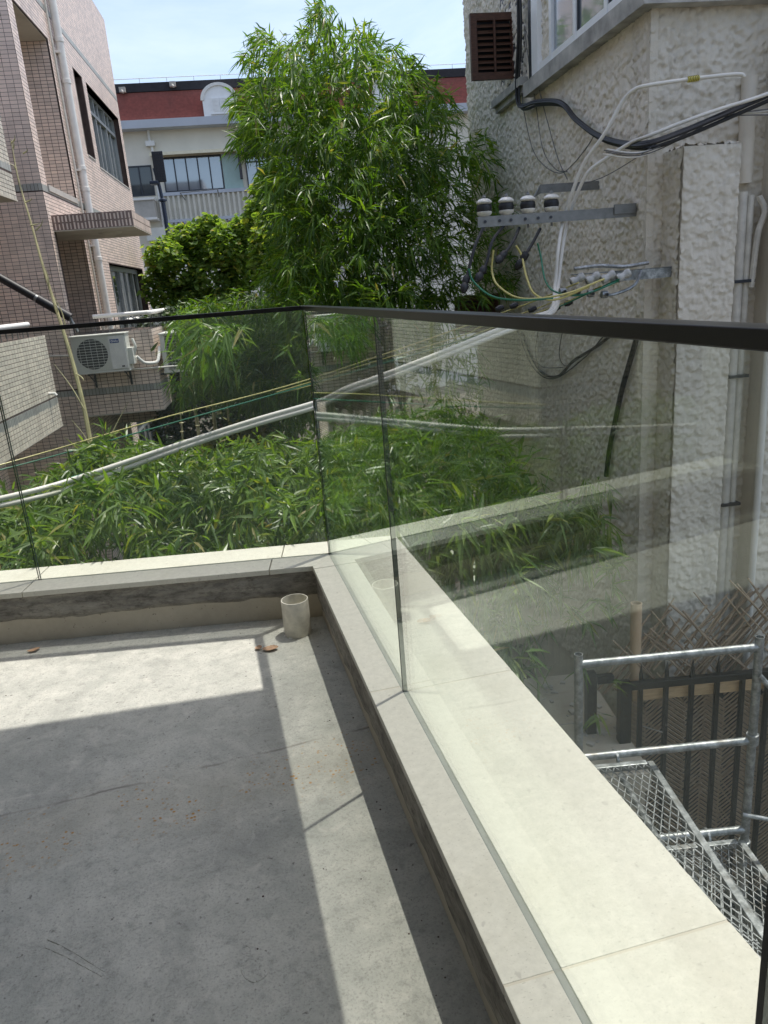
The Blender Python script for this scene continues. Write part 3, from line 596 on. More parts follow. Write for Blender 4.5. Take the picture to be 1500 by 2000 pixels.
# entrance canopy slab with two rows of brown soldier tiles
ca0, ca1, cb0, cb1, cz0, cz1 = AL + .001, -1.88, 12.03, 13.75, 2.19, 2.40
mb = MB(); mb.g((ca0, ca1), (cb0, cb1), (cz0, cz1)); cn = mb.obj('canopy', 'dark_tile', tb)
mb = MB(); mb.g((ca0, ca1 + .004), (cb0 - .004, cb1), (cz0 - .012, cz0 - .001)); mb.obj('canopy_soffit', 'soffit', cn)
mb = MB(); mb.lathe(G(-2.35, 12.7, cz0 - .012), [(.0, -.05), (.09, -.045), (.16, -.02), (.18, 0)], 20); mb.obj('ceiling_lamp', 'frosted' if 0 else 'soffit', cn, True)
mb = MB(); r = np.random.default_rng(2)
for k in range(int((ca1 - ca0) / .052)):
    for j in range(2):
        hh = .095 * r.uniform(.75, 1); ww = .026 * r.uniform(.6, 1.0)
        mb.g((ca0 + .03 + k * .052, ca0 + .03 + k * .052 + ww), (cb0 - .006, cb0), (cz1 - .1 - j * .103, cz1 - .1 - j * .103 + hh))
for k in range(int((cb1 - cb0) / .055)):
    for j in range(2): mb.g((ca1, ca1 + .006), (cb0 + .01 + k * .055, cb0 + .05 + k * .055), (cz1 - .1 - j * .103, cz1 - .01 - j * .103))
o = mb.obj('canopy_tiles', 'tile', cn)
# first-floor balcony block with white pipe rail
def balcony(a0, a1, b0, b1, z0, z1, m, rail_over=.25, band=None, faces='SE'):
    mb = MB(); mb.g((a0, a1), (b0, b1), (z0, z1)); bo = mb.obj('balcony', 'grout', tb)
    bd = [(band[0] - z0, band[1] - z0)] if band else []
    if 'S' in faces: tiles(G(a0, b0, z0), RV, ZV, -EV, a1 - a0, z1 - z0, bo, bands=bd, m=m)
    if 'E' in faces: tiles(G(a1, b0, z0), EV, ZV, RV, b1 - b0, z1 - z0, bo, bands=bd, m=m)
    s = MB(); s.g((a0, a1 + .004), (b0 - .004, b1), (z0 - .02, z0 - .001)); s.obj('balcony_soffit', 'soffit', bo)
    return bo
b1_ = balcony(AL + .008, -1.84, BP, BP + 1.95, -.47, .72, 'tile', band=(-.17, -.07))
b3_ = balcony(AL + .008, -1.5, BP + 1.96, BP + 3.1, -.9, -.02, 'tile')
mb = MB(); zr = .965; mb.tube([G(AL + .35, BP + .05, zr), G(-1.86, BP + .05, zr), G(-1.84, BP + .07, zr), G(-1.84, BP + 1.9, zr)], .032, 10)
rl = mb.obj('balcony_rail', 'white_paint', tb, True)
mb = MB()
for k in range(9): mb.tube([G(AL + .35 + k * .1 * 1.0, BP + .05, .71), G(AL + .35 + k * .1, BP + .05, zr)], .006, 6)
for k in range(10): mb.tube([G(-1.84, BP + .1 + k * .19, .71), G(-1.84, BP + .1 + k * .19, zr)], .006, 6)
mb.obj('rail_posts', 'bracket', rl, True)
# nearer pair of projecting balconies (pale sunlit sides)
nb1 = balcony(-4.6, -3.035, 6.6, 10.71, -.40, .79, 'tile_pale', band=(-.12, -.02))
nb2 = balcony(-4.6, -3.035, 6.6, 10.71, 2.46, 3.75, 'tile_pale', band=(2.78, 2.88))
mb = MB(); zr = .95; mb.tube([G(-3.12, 6.8, zr), G(-3.12, 10.35, zr)], .034, 10); rl = mb.obj('balcony_rail', 'white_paint', tb, True)
mb = MB()
for k in range(18): mb.tube([G(-3.12, 6.9 + k * .2, .78), G(-3.12, 6.9 + k * .2, zr)], .006, 6)
mb.obj('rail_posts', 'bracket', rl, True)
mb = MB(); mb.tube([G(-3.03, 10.35, .06), G(-2.96, 10.35, .06), G(-2.94, 10.35, .03)], .02, 8); mb.obj('overflow_spout', 'white_paint', tb, True)
# set-back wall behind those balconies, running nearer (seen in the glass reflection)
mb = MB(); wall_mb(mb, G(-4.3, -1.0, GZ), EV, ZV, RV, 12.85, 9.0, [(4.2, 6.2, zz(0), zz(1.9)), (9.0, 11, zz(0), zz(2)), (4.2, 6.2, zz(2.9), zz(4.8))], .2); mb.obj('wall', 'grout', tb)
tiles(G(-4.3, 1.0, GZ), EV, ZV, RV, 10.85, 8.2, tb, holes=[(2.18, 4.22, zz(-.02), zz(1.92)), (6.98, 9.02, zz(-.02), zz(2.02)), (2.18, 4.22, zz(2.88), zz(4.82))], bands=[(zz(2.71), zz(2.81)), (zz(-.17), zz(-.07))])
for (b0, b1, z0, z1) in ((3.2, 5.2, 0, 1.9), (8, 10, 0, 2), (3.2, 5.2, 2.9, 4.8)):
    f = MB()
    for i in range(4): f.g((-4.42, -4.34), (b0 + (b1 - b0 - .05) * i / 3, b0 + (b1 - b0 - .05) * i / 3 + .05), (z0, z1))
    f.g((-4.43, -4.35), (b0, b1), (z0, z0 + .05)); f.g((-4.43, -4.35), (b0, b1), (z1 - .05, z1)); fr = f.obj('window', 'alu', tb); p = MB(); p.g((-4.40, -4.39), (b0, b1), (z0, z1)); p.obj('pane', 'pane', fr)
mb = MB(); wall_mb(mb, G(-4.3, 4.9 + .4, GZ), RV, ZV, -EV, .9, 8.5, [], .3); mb.obj('wall', 'grout', tb); mb = MB(); wall_mb(mb, G(-3.4, 5.3, GZ), EV, ZV, RV, .3, 8.5, [], .3); mb.obj('wall', 'grout', tb)
tiles(G(-3.4, 5.3, GZ), EV, ZV, RV, .3, 8.0, tb, m='tile_pale')
mb = MB(); wall_mb(mb, G(AL, BP, GZ), EV, ZV, RV, .01, .01, [], .01)
# folded parasol / black strut with clamp standing on that balcony
pr = thing('folded_awning_arm', 'black padded awning arm with steel clamp, slanting down before the pink tiled wall', 'awning arm')
A_, B_ = hb(-40, 520, 11.3), hb(138, 620, 11.3)
mb = MB(); mb.tube([A_, A_ + (B_ - A_) * .60], .055, 12); mb.tube([A_ + (B_ - A_) * .63, B_], .062, 12); mb.obj('padding', 'black_rubber', pr, True)
mb = MB(); mb.tube([A_ + (B_ - A_) * .59, A_ + (B_ - A_) * .64], .05, 12); mb.tube([B_, hb(140, 640, 11.3)], .02, 8); mb.tube([hb(136, 620, 11.3), hb(152, 648, 11.3)], .02, 8); mb.obj('clamp', 'galv', pr, True)
# air-conditioning units
def ac_unit(a0, a1, b0, b1, z0, z1, label, badge=True):
    t = thing('air_conditioner', label, 'air conditioner', 'air conditioner units on the tiled balcony'); w_ = a1 - a0; h_ = z1 - z0
    mb = MB(); mb.g((a0, a1), (b0 + .01, b1), (z0, z1)); mb.g((a0 - .012, a1 + .012), (b0 - .012, b1 + .006), (z1, z1 + .022)); mb.g((a0 - .006, a1 + .006), (b0, b1), (z0 - .025, z0)); mb.obj('casing', 'ac_white', t, bevel=.006)
    fa = a0 + w_ * .36; fz = z0 + h_ * .5; r = h_ * .43
    mb = MB(); mb.lathe(ORG + RV * fa + EV * (b0 + .004) + ZV * fz, [(r, .008), (r, .0), (.001, .0)], 36, axis=EV); mb.obj('fan_opening', 'ac_dark', t)
    gm = MB()
    for k in range(13):
        z = fz - r * 1.06 + k * r * 2.12 / 12; gm.g((a0 + .02, a0 + w_ * .66), (b0 - .010, b0 - .006), (z - .003, z + .003))
    for k in range(7):
        x = a0 + .025 + k * (w_ * .63) / 6; gm.g((x - .002, x + .002), (b0 - .006, b0 - .002), (z0 + .03, z1 - .03))
    gm.obj('grille', 'ac_white', t)
    pm = MB(); pm.g((a0 + w_ * .69, a1 - .012), (b0 - .006, b0 + .01), (z0 + .015, z1 - .015)); pm.obj('front_panel', 'white_paint', t, bevel=.004)
    if badge:
        l = MB(); x0 = a0 + w_ * .72; zb = z1 - .115; l.g((x0, x0 + .125), (b0 - .009, b0 - .0062), (zb, zb + .055)); lb = l.obj('badge', 'blue_print', t)
        q = MB(); q.lathe(ORG + RV * (x0 + .028) + EV * (b0 - .0095) + ZV * (zb + .027), [(.016, 0), (.009, 0)], 18, axis=EV)
        for i, (dx, ww, hh) in enumerate(((.05, .006, .022), (.062, .012, .016), (.079, .006, .028), (.09, .009, .016), (.103, .010, .014))): q.g((x0 + dx, x0 + dx + ww), (b0 - .0102, b0 - .0092), (zb + .016, zb + .016 + hh))
        q.obj('badge_lettering', 'white_print', lb)
        q = MB(); q.g((a1 - .1, a1 - .06), (b0 - .009, b0 - .0062), (z0 + .04, z0 + .06)); q.obj('rating_label', 'ac_dark', t)
    br = MB()
    for x in (a0 + w_ * .22, a0 + w_ * .9):
        br.g((x - .015, x + .015), (b0 + .02, BP - .006), (z0 - .05, z0 - .027)); br.tube([G(x, b0 + .06, z0 - .05), G(x, BP - .012, z0 - .2)], .01, 6); br.g((x - .015, x + .015), (BP - .03, BP - .007), (z0 - .26, z0 - .05))
    br.obj('bracket', 'dark_frame', t)
    return t
ac = ac_unit(-2.93, -2.17, BP - .38, BP - .06, .20, .70, 'white air conditioner outdoor unit with a blue badge, on the front of the tiled balcony')
mb = MB(); mb.g((-2.17, -2.10), (BP - .33, BP - .12), (.26, .5)); mb.tube(smooth_path([G(-2.1, BP - .2, .62), G(-2.07, BP - .22, .5), G(-2.11, BP - .22, .38)]), .02, 8); mb.obj('valve_cover', 'ac_white', ac, bevel=.01)
# second unit on the side of the balcony, its short side to us
t2 = thing('air_conditioner', "air conditioner unit half hidden by bamboo leaves, on the right side of the balcony", 'air conditioner', 'air conditioner units on the tiled balcony')
mb = MB(); a0, a1, b0, b1, z0, z1 = -1.76, -1.42, BP + .10, BP + .90, .08, .62
mb.g((a0, a0 + .07), (b0, b1), (z0, z1)); mb.g((a0 + .07, a1), (b0 + .02, b1), (z0, z1)); mb.g((a0 - .01, a1 + .01), (b0 - .015, b1), (z1, z1 + .025)); mb.g((a0 - .01, a1 + .01), (b0 - .01, b1), (z0 - .03, z0)); mb.g((a1 - .05, a1), (b0, b0 + .02), (z0, z1)); mb.obj('casing', 'ac_white', t2, bevel=.004)
mb = MB(); mb.g((a0 + .07, a1 - .05), (b0 + .012, b0 + .019), (z0 + .02, z1 - .02)); mb.obj('coil', 'ac_dark', t2)
mb = MB()
for k in range(12): z = z0 + .03 + k * .042; mb.g((a0 + .07, a1 - .05), (b0 + .004, b0 + .008), (z, z + .006))
for k in range(5): x = a0 + .08 + k * .05; mb.g((x, x + .004), (b0 + .008, b0 + .011), (z0, z1))
for k in range(10): z = z0 + .04 + k * .05; mb.g((a1, a1 + .006), (b0 + .05, b1 - .05), (z, z + .012))
for k in range(14): y = b0 + .06 + k * .052; mb.g((a1 + .006, a1 + .009), (y, y + .01), (z0 + .03, z1 - .03))
mb.obj('grille', 'ac_white', t2)
mb = MB(); mb.g((-1.835, a1), (b0 + .1, b0 + .14), (z0 - .06, z0 - .031)); mb.g((-1.835, a1), (b1 - .14, b1 - .1), (z0 - .06, z0 - .031)); mb.obj('bracket', 'dark_frame', t2)
mb = MB(); mb.tube(smooth_path([G(-2.08, BP - .2, .36), G(-2.0, BP - .14, .26), G(-1.9, BP - .08, .235), G(-1.82, BP - .04, .25), G(-1.79, BP + .04, .36), G(-1.785, BP + .12, .45)]), .024, 8)
tag(mb.obj('insulated_pipe', 'white_paint', None, True), 'white wrapped refrigerant pipe sagging between the two air conditioner units', 'pipe')
mb = MB(); mb.tube([G(-3.0, BP - .05, .17), G(-1.45, BP - .05, .155)], .014, 8); tag(mb.obj('drain_tube', 'pvc', None, True), 'thin straight white drain tube passing under both air conditioner units', 'pipe')
mb = MB(); mb.tube([G(-3.03, BP - .06, .44), G(-2.93, BP - .08, .42)], .016, 8); mb.tube([G(-3.35, BP - .05, .46), G(-3.0, BP - .06, .44)], .016, 8); tag(mb.obj('wall_conduit', 'pvc_old', None, True), 'short pale conduit entering the air conditioner with the blue badge from the left', 'pipe')
# ================================================================== FAR RED-ROOFED BUILDING
fb = thing('red_roof_building', 'cream apartment building with red mansard roof and arched white dormer beyond the trees', 'building')
FBb = 32.0
def fbox(mb, a, z, d0=0.0, d1=.2): return mb.g(a, (FBb - d1, FBb - d0), z)
mb = MB(); mb.g((-14, 16), (FBb, FBb + 8), (GZ, 7.35)); mb.obj('wall', 'cream_wall', fb)
mb = MB(); mb.g((-14, 16), (FBb - .55, FBb), (7.30, 7.58)); mb.obj('eaves_fascia', 'fascia', fb)
mb = MB()
for k in range(13):
    z = 7.58 + k * .085; bb = FBb - .30 + k * .05; mb.box(G(0, bb, z), RV, EV, ZV, (-14, 16), (0, 2.2), (0, .062)); mb.box(G(0, bb, z), RV, EV, ZV, (-14, 16), (.045, 2.2), (.0621, .085)); 
mb.obj('mansard_roof', 'red_roof', fb)
mb = MB(); mb.g((-14, 16), (FBb + .27, FBb + 2.5), (8.685, 8.98)); mb.obj('ridge_band', 'roof_black', fb)
mb = MB(); mb.tube([G(-14, FBb + .4, 9.16), G(16, FBb + .4, 9.16)], .012, 6)
for k in range(30): mb.tube([G(-14 + k, FBb + .4, 8.97), G(-14 + k, FBb + .4, 9.16)], .012, 5)
mb.obj('roof_rail', 'white_paint', fb)
# dormer
def dormer(ac_):
    mb = MB(); n = 20; r = .62; zc = 8.12; pts = [(-r, 7.585)] + [(r * math.cos(math.pi - math.pi * i / n), zc + r * math.sin(math.pi * i / n) * .82) for i in range(n + 1)] + [(r, 7.585)]
    k0 = 0
    for bb in (FBb - .5, FBb + .8):
        for (x, z) in pts: mb.v.append(tuple(G(ac_ + x, bb, z)))
    m_ = len(pts); mb.f.append(tuple(range(m_))); mb.f.append(tuple(reversed(range(m_, 2 * m_))))
    for i in range(m_): j = (i + 1) % m_; mb.f.append((i, m_ + i, m_ + j, j))
    dm = mb.obj('dormer', 'upvc', fb)
    mb = MB(); ro, ri = .68, .56
    for i in range(n):
        t0, t1 = math.pi * i / n, math.pi * (i + 1) / n
        P = lambda r_, t, bb: G(ac_ - r_ * math.cos(t), bb, zc + r_ * math.sin(t) * .84)
        mb.quadbox([P(ri, t0, FBb - .56), P(ro, t0, FBb - .56), P(ro, t1, FBb - .56), P(ri, t1, FBb - .56), P(ri, t0, FBb - .5), P(ro, t0, FBb - .5), P(ro, t1, FBb - .5), P(ri, t1, FBb - .5)])
    mb.obj('dormer_arch', 'white_paint', dm)
    mb = MB()
    for sx in (-.31, .01):
        mb.g((ac_ + sx, ac_ + sx + .3), (FBb - .54, FBb - .505), (7.68, 8.2))
        for k in range(11): mb.g((ac_ + sx + .04, ac_ + sx + .26), (FBb - .56, FBb - .54), (7.72 + k * .042, 7.745 + k * .042))
    mb.g((ac_ - .36, ac_ + .36), (FBb - .57, FBb - .5), (7.63, 7.672)); mb.obj('shutters', 'upvc', dm)
for x in (-1.12, 5.3): dormer(x)
def win_f(a0, a1, z0, z1, n, fm='dark_frame', pm='pane', d=.05, tr=None, curt=False, w_=.045):
    f = MB(); fbox(f, (a0, a1), (z0, z0 + w_), -.02, d); fbox(f, (a0, a1), (z1 - w_, z1), -.02, d)
    for i in range(n + 1): x = a0 + (a1 - a0 - w_) * i / n; fbox(f, (x, x + w_), (z0 + w_, z1 - w_), -.02, d - .003)
    if tr: fbox(f, (a0 + w_, a1 - w_), (tr, tr + w_), -.02, d - .006)
    fr = f.obj('window', fm, fb); p = MB(); fbox(p, (a0 + .01, a1 - .01), (z0 + .01, z1 - .01), -.01, .01); p.obj('pane', pm, fr)
    if curt: c = MB(); fbox(c, (a0 + .06, a1 - .06), (z0 + .05, z1 - .05), -.008, .014); c.obj('curtain', 'curtain', fr)
    return fr
win_f(-4.95, -4.0, 5.05, 6.12, 2); win_f(-3.6, -1.35, 5.12, 6.35, 5, pm='pane_bright')
p = MB(); fbox(p, (-1.33, -.62), (5.12, 6.35), -.02, .06); p.obj('frosted_panel', 'frosted', fb)
win_f(-.45, 1.6, 5.1, 6.3, 5, tr=6.0, pm='pane_bright'); win_f(3, 5.6, 5.1, 6.3, 5); win_f(-8, -5.6, 5.1, 6.3, 4)
win_f(-3.4, -2.2, 2.4, 4.0, 2, 'upvc', curt=True, tr=3.6); win_f(-2.1, .4, 2.4, 4.0, 4, 'upvc', curt=True, tr=3.6); win_f(.6, 3, 2.4, 4, 4, 'upvc', tr=3.6, curt=True)
win_f(.05, .95, -.2, 1.35, 2, 'upvc'); win_f(-2.6, -.8, -.4, 1.4, 3, 'upvc'); win_f(2, 4, -.4, 1.4, 3, 'upvc')
mb = MB(); fbox(mb, (-3.85, 6.5), (4.98, 5.1), 0, .22); mb.obj('sill_beam', 'fascia', fb)
mb = MB()
for k in range(54): x = -3.75 + k * .19; fbox(mb, (x, x + .085), (4.12, 4.98), .02, .20)
fbox(mb, (-3.8, 6.5), (4.12, 4.98), 0, .12); mb.obj('corrugated_apron', 'corrug', fb)
mb = MB(); fbox(mb, (-3.8, 6.5), (4.02, 4.12), 0, .24)
for k in range(60): fbox(mb, (-3.75 + k * .17, -3.66 + k * .17), (3.96, 4.02), 0, .22)
mb.obj('corrugated_eave', 'fascia', fb)
mb = MB()
for k in range(46): x = -.2 + k * .073; fbox(mb, (x, x + .04), (1.5, 2.25), .0, .1)
for k in range(60): x = -1.2 + k * .073; fbox(mb, (x, x + .04), (-1.6, -.45), .0, .1)
mb.obj('lower_corrugated_apron', 'corrug', fb)
mb = MB(); mb.box(ORG, RV, EV, ZV, (-3.95, -.75), (FBb - .5, FBb), (6.42, 6.46)); mb.box(ORG, RV, EV, ZV, (-3.95, -.75), (FBb - .52, FBb - .48), (6.36, 6.47)); mb.obj('sun_awning', 'awning', fb)
mb = MB(); mb.g((-.7, 1.8), (FBb - .7, FBb), (6.44, 6.48)); mb.g((-.7, 1.8), (FBb - .72, FBb - .68), (6.28, 6.46))
for k in range(12): mb.g((-.68 + k * .21, -.54 + k * .21), (FBb - .715, FBb - .69), (6.22, 6.28))
mb.g((-.7, -.6), (FBb - .6, FBb - .2), (5.4, 6.44)); mb.g((.9, 1.9), (FBb - .6, FBb), (3.86, 4.0)); mb.obj('dark_awning', 'dark_awning', fb)
mb = MB(); mb.tube([G(-3.9, FBb - .12, 7.3), G(-3.9, FBb - .12, 6.9)], .05, 8); mb.g((-4.05, -3.72), (FBb - .25, FBb - .02), (6.75, 6.92)); mb.tube([G(-3.85, FBb - .12, 6.78), G(-3.85, FBb - .12, GZ)], .05, 8); mb.obj('rain_hopper_pipe', 'white_paint', fb)
mb = MB(); mb.tube([G(-3.0, FBb - .7, 5.0), G(-1.6, FBb - .7, 5.05)], .02, 6); mb.tube([G(-3.0, FBb - .7, 5.0), G(-2.9, FBb - .1, 4.8)], .02, 6); mb.tube([G(-1.6, FBb - .7, 5.05), G(-1.6, FBb - .1, 4.8)], .02, 6); mb.obj('drying_rack', 'bracket', fb)
mb = MB(); mb.g((-5.0, -4.0), (FBb - .75, FBb - .02), (4.2, 4.82)); mb.obj('balcony_box', 'render', fb); mb = MB(); mb.g((-5.0, -3.98), (FBb - .8, FBb - .02), (4.82, 4.9)); mb.g((-5.0, -3.98), (FBb - .8, FBb - .02), (4.12, 4.2)); mb.obj('balcony_trim', 'white_paint', fb)
mb = MB(); mb.g((-4.5, -3.7), (FBb - .5, FBb - .02), (3.4, 3.85)); mb.obj('old_air_conditioner_box', 'ac_white', fb)
mb = MB(); mb.g((.02, .07), (FBb - .2, FBb - .18), (1.75, 2.2)); mb.obj('red_cloth', 'red_cloth', fb)
mb = MB(); mb.lathe(G(4.75, FBb + .5, 8.98), [(.15, 0), (.18, .12), (.12, .28), (0.01, .32)], 12); mb.obj('roof_ventilator', 'white_paint', fb, True)
for (x, z) in ((-4.75, 8.72), (-2.9, 8.83)):
    mb = MB(); mb.g((x, x + .22), (FBb + .1, FBb + .26), (z - .05, z + .12)); mb.tube([G(x + .1, FBb + .1, z), G(x + .16, FBb - .05, z - .1)], .04, 6); mb.obj('roof_floodlight', 'render', fb)
# street lamp
lp = thing('street_lamp', 'dark blue solar street lamp with a tall black panel, before the cream building', 'street lamp')
bl = 22.0; base = hb(333, 478, bl); dn = hb(325, 398, bl); tp = hb(318, 352, bl); ax = (dn - base) ; 
aL = (base - ORG) @ RV
mb = MB(); mb.tube([G(aL, bl, GZ), G(aL - .03, bl, dn[2] + .1)], .06, 10); mb.obj('post', 'lamp_blue', lp, True)
mb = MB(); mb.tube(smooth_path([G(aL - .03, bl, dn[2] + .05), G(aL - .06, bl, dn[2] + .4), G(aL - .12, bl - .02, tp[2] + .3)]), .045, 8); mb.obj('neck', 'lamp_blue', lp, True)
mb = MB(); q = hb(311, 327, bl); qa = (q - ORG) @ RV; mb.g((qa - .14, qa + .14), (bl - .06, bl + .0), (q[2] - .36, q[2] + .38)); s_ = mb.obj('solar_panel', 'solar', lp, bevel=.01)
mb = MB()
for i in range(11):
    for j in range(4): mb.g((qa - .125 + j * .064, qa - .125 + j * .064 + .05), (bl - .068, bl - .061), (q[2] - .34 + i * .064, q[2] - .34 + i * .064 + .05))
mb.obj('solar_cells', 'dark_frame', s_)
mb = MB(); q2 = hb(303, 357, bl); a2 = (q2 - ORG) @ RV; mb.g((a2 - .12, a2 + .1), (bl - .2, bl + .12), (q2[2] - .05, q2[2] + .03)); mb.obj('lamp_head', 'lamp_blue', lp, bevel=.015)
mb = MB(); mb.lathe(G(aL - .03, bl, dn[2] + .05), [(.06, 0), (.11, .02), (.11, .06), (.05, .09)], 12); mb.obj('collar', 'lamp_blue', lp, True)
# ================================================================== RIGHT STUCCO BUILDING
sb = thing('stucco_building', 'cream rough-stuccoed building close on the right with window sill ledge, shutters and pipes', 'building')
AR = 2.28; BR = 4.54; BE = 8.6; ZT = 6.0
mb = MB(); mb.g((AR, 9), (BR, BE), (GZ, ZT)); mb.g((AR - .016, AR + .03), (BR - .016, BR + .03), (GZ, 2.43)); mb.obj('wall', 'stucco', sb)
# weathered rough skin on the side that recedes, as displaced relief
def relief(O, U, V, Nn, w_, h_, step, amp, m, nm, seed, curl=1.0, keep=None):
    r = np.random.default_rng(seed); nu = int(w_ / step) + 1; nv = int(h_ / step) + 1
    H = np.zeros((nu, nv)); X = np.arange(nu) * step; Y = np.arange(nv) * step
    fine = curl > 1.0; dens = 2600 if fine else 2000; n = int(w_ * h_ * dens)
    cx = r.uniform(0, w_, n); cy = r.uniform(0, h_, n); ru = r.uniform(.008, .019, n) if fine else r.uniform(.014, .036, n); ru = ru * (1.0 if fine else .72); rv = ru * (r.uniform(1.2, 2.4, n) if fine else r.uniform(.7, 1.3, n)); an = r.normal(-.25 if fine else .4, .45 if fine else 1.2, n); hg = r.uniform(.25, 1.0, n) ** (1.2 if fine else 1.0)
    for k in range(n):
        m_ = max(ru[k], rv[k]); i0, i1 = max(0, int((cx[k] - m_) / step)), min(nu, int((cx[k] + m_) / step) + 2); j0, j1 = max(0, int((cy[k] - m_) / step)), min(nv, int((cy[k] + m_) / step) + 2)
        if i1 <= i0 or j1 <= j0: continue
        dx = X[i0:i1, None] - cx[k]; dy = Y[None, j0:j1] - cy[k]; c_, s_ = math.cos(an[k]), math.sin(an[k]); a = (dx * c_ + dy * s_) / ru[k]; b = (-dx * s_ + dy * c_) / rv[k]; d2 = a * a + b * b
        prof = np.clip(1.25 - d2, 0, .45) / .45 * (.62 - .38 * b) * hg[k]       # thin plateau tilted towards one lip
        H[i0:i1, j0:j1] = np.maximum(H[i0:i1, j0:j1], prof)
    hh = (H + r.normal(0, .045, H.shape)) * amp * .8
    uu, vv = np.meshgrid(np.minimum(np.arange(nu) * step, w_), np.minimum(np.arange(nv) * step, h_), indexing='ij')
    P = np.asarray(O)[None, None] + uu[..., None] * U + vv[..., None] * V + hh[..., None] * Nn
    idx = np.arange(nu * nv).reshape(nu, nv); q = np.stack([idx[:-1, :-1], idx[1:, :-1], idx[1:, 1:], idx[:-1, 1:]], -1).reshape(-1, 4)
    me = fast_mesh(nm, P.reshape(-1, 3), q, m); me.shade_smooth(); o = bpy.data.objects.new(nm, me); COL.objects.link(o); o.parent = sb; return o
relief(G(AR - .003, BE, -2.2), -EV, ZV, -RV, BE - BR + .016, 6.6, .0105, .032, 'stucco_rough', 'stucco_skin', 1, 1.2)
relief(G(AR - .016, BR - .003, -2.6), RV, ZV, -EV, 1.61, 5.2, .0095, .032, 'stucco', 'stucco_skin', 2)
# pilaster and recess beside it
mb = MB(); mb.g((2.375, 2.72), (BR - .22, BR + .02), (GZ, 1.70)); pl = mb.obj('pilaster', 'stucco', sb)
o = relief(G(2.372, BR - .223, -2.4), RV, ZV, -EV, .35, 4.1, .008, .022, 'stucco', 'stucco_skin', 3); 
o = relief(G(2.372, BR + .0, -2.4), -EV, ZV, -RV, .22, 4.1, .009, .022, 'stucco', 'stucco_skin', 4)
o = relief(G(2.372, BR - .225, 1.695), RV, EV, ZV, .35, .24, .0095, .03, 'stucco', 'stucco_skin', 6)
mb = MB(); mb.g((3.0, 5.5), (BR - .20, BR + .02), (GZ, 2.35)); mb.obj('pilaster', 'stucco', sb)
relief(G(2.985, BR - .203, -2.4), RV, ZV, -EV, .9, 4.8, .010, .030, 'stucco', 'stucco_skin', 5)
# window ledge wrapping the corner and the window above it
zl = 2.44
mb = MB(); mb.g((AR - .10, AR + .3), (BR - .10, 6.50), (zl, zl + .10)); mb.g((AR + .3, 6), (BR - .10, BR + .1), (zl, zl + .10)); mb.g((AR - .06, AR + .3), (BR - .06, 6.46), (zl + .10, zl + .13)); mb.obj('window_ledge', 'ledge', sb)
mb = MB(); wz0, wz1 = zl + .13, 4.6
for b in (BR + .0, 5.02, 5.52, 5.98, 6.28): mb.g((AR - .055, AR + .0), (b, b + (.05 if b < 6 else .14)), (wz0, wz1))
mb.g((AR - .05, AR), (BR, 6.42), (wz0, wz0 + .05)); wf = mb.obj('window', 'upvc', sb)
mb = MB()
for (b, c) in ((BR + .06, 5.0), (5.08, 5.5), (5.585, 5.97)): mb.g((AR - .034, AR - .028), (b, c), (wz0 + .03, wz1))
mb.obj('pane', 'pane_bright', wf)
mb = MB(); mb.g((AR - .046, AR - .03), (5.5, 5.52), (wz0, wz1)); mb.g((AR - .046, AR - .03), (5.02 - .02, 5.02), (wz0, wz1)); mb.g((AR - .06, AR - .01), (6.425, 6.475), (wz0 - .02, wz1)); mb.obj('gasket', 'dark_frame', wf)
mb = MB()
mb.g((AR, 6), (BR - .045, BR - .0), (wz0, wz0 + .06)); mb.obj('window', 'upvc', sb)
# louvred shutter leaf standing open, and the one a floor below
def shutter(a0, a1, b, z0, z1, low=False):
    f = MB(); t = .045
    f.g((a0, a0 + .055), (b, b + t), (z0, z1)); f.g((a1 - .045, a1), (b, b + t), (z0, z1)); f.g((a0 + .055, a1 - .045), (b + .002, b + t - .002), (z1 - .055, z1)); f.g((a0 + .055, a1 - .045), (b + .002, b + t - .002), (z0, z0 + .055))
    xm = a0 + .055 + (a1 - a0 - .1) * .47; f.g((xm, xm + .018), (b - .006, b + .01), (z0 + .055, z1 - .055)); fr = f.obj('shutter', 'wood', sb)
    n = 8
    for k in range(n):
        z = z0 + .07 + (z1 - z0 - .14) * (k + .5) / n; s = MB(); h = .015
        P = lambda x, y, q: G(x, b + t / 2 + y, z + q)
        s.quadbox([P(a0 + .055, -.018, -h), P(a1 - .045, -.018, -h), P(a1 - .045, .010, h), P(a0 + .055, .010, h), P(a0 + .055, -.010, -h), P(a1 - .045, -.010, -h), P(a1 - .045, .018, h), P(a0 + .055, .018, h)])
        s.obj('slat', 'louvre', fr)
    k = MB(); k.g((a0 + .05, a1 - .04), (b + t + .02, b + t + .03), (z0 + .02, z1 - .02)); k.obj('slat_gap_shade', 'dark_frame', fr)  # dark sheet behind the slats stands in for shade in their gaps
shutter(1.90, 2.30, 7.0, 2.70, 3.20); shutter(1.80, 2.27, 7.6, .55, .92)
mb = MB(); mb.g((AR - .09, AR + .02), (6.62, 7.45), (2.56, 2.62)); mb.g((AR - .06, AR + .02), (6.65, 7.42), (2.51, 2.56)); mb.obj('small_sill', 'ledge', sb)
mb = MB(); mb.g((AR - .012, AR + .02), (6.66, 7.4), (2.62, 3.9)); mb.obj('small_window', 'dark_frame', sb)
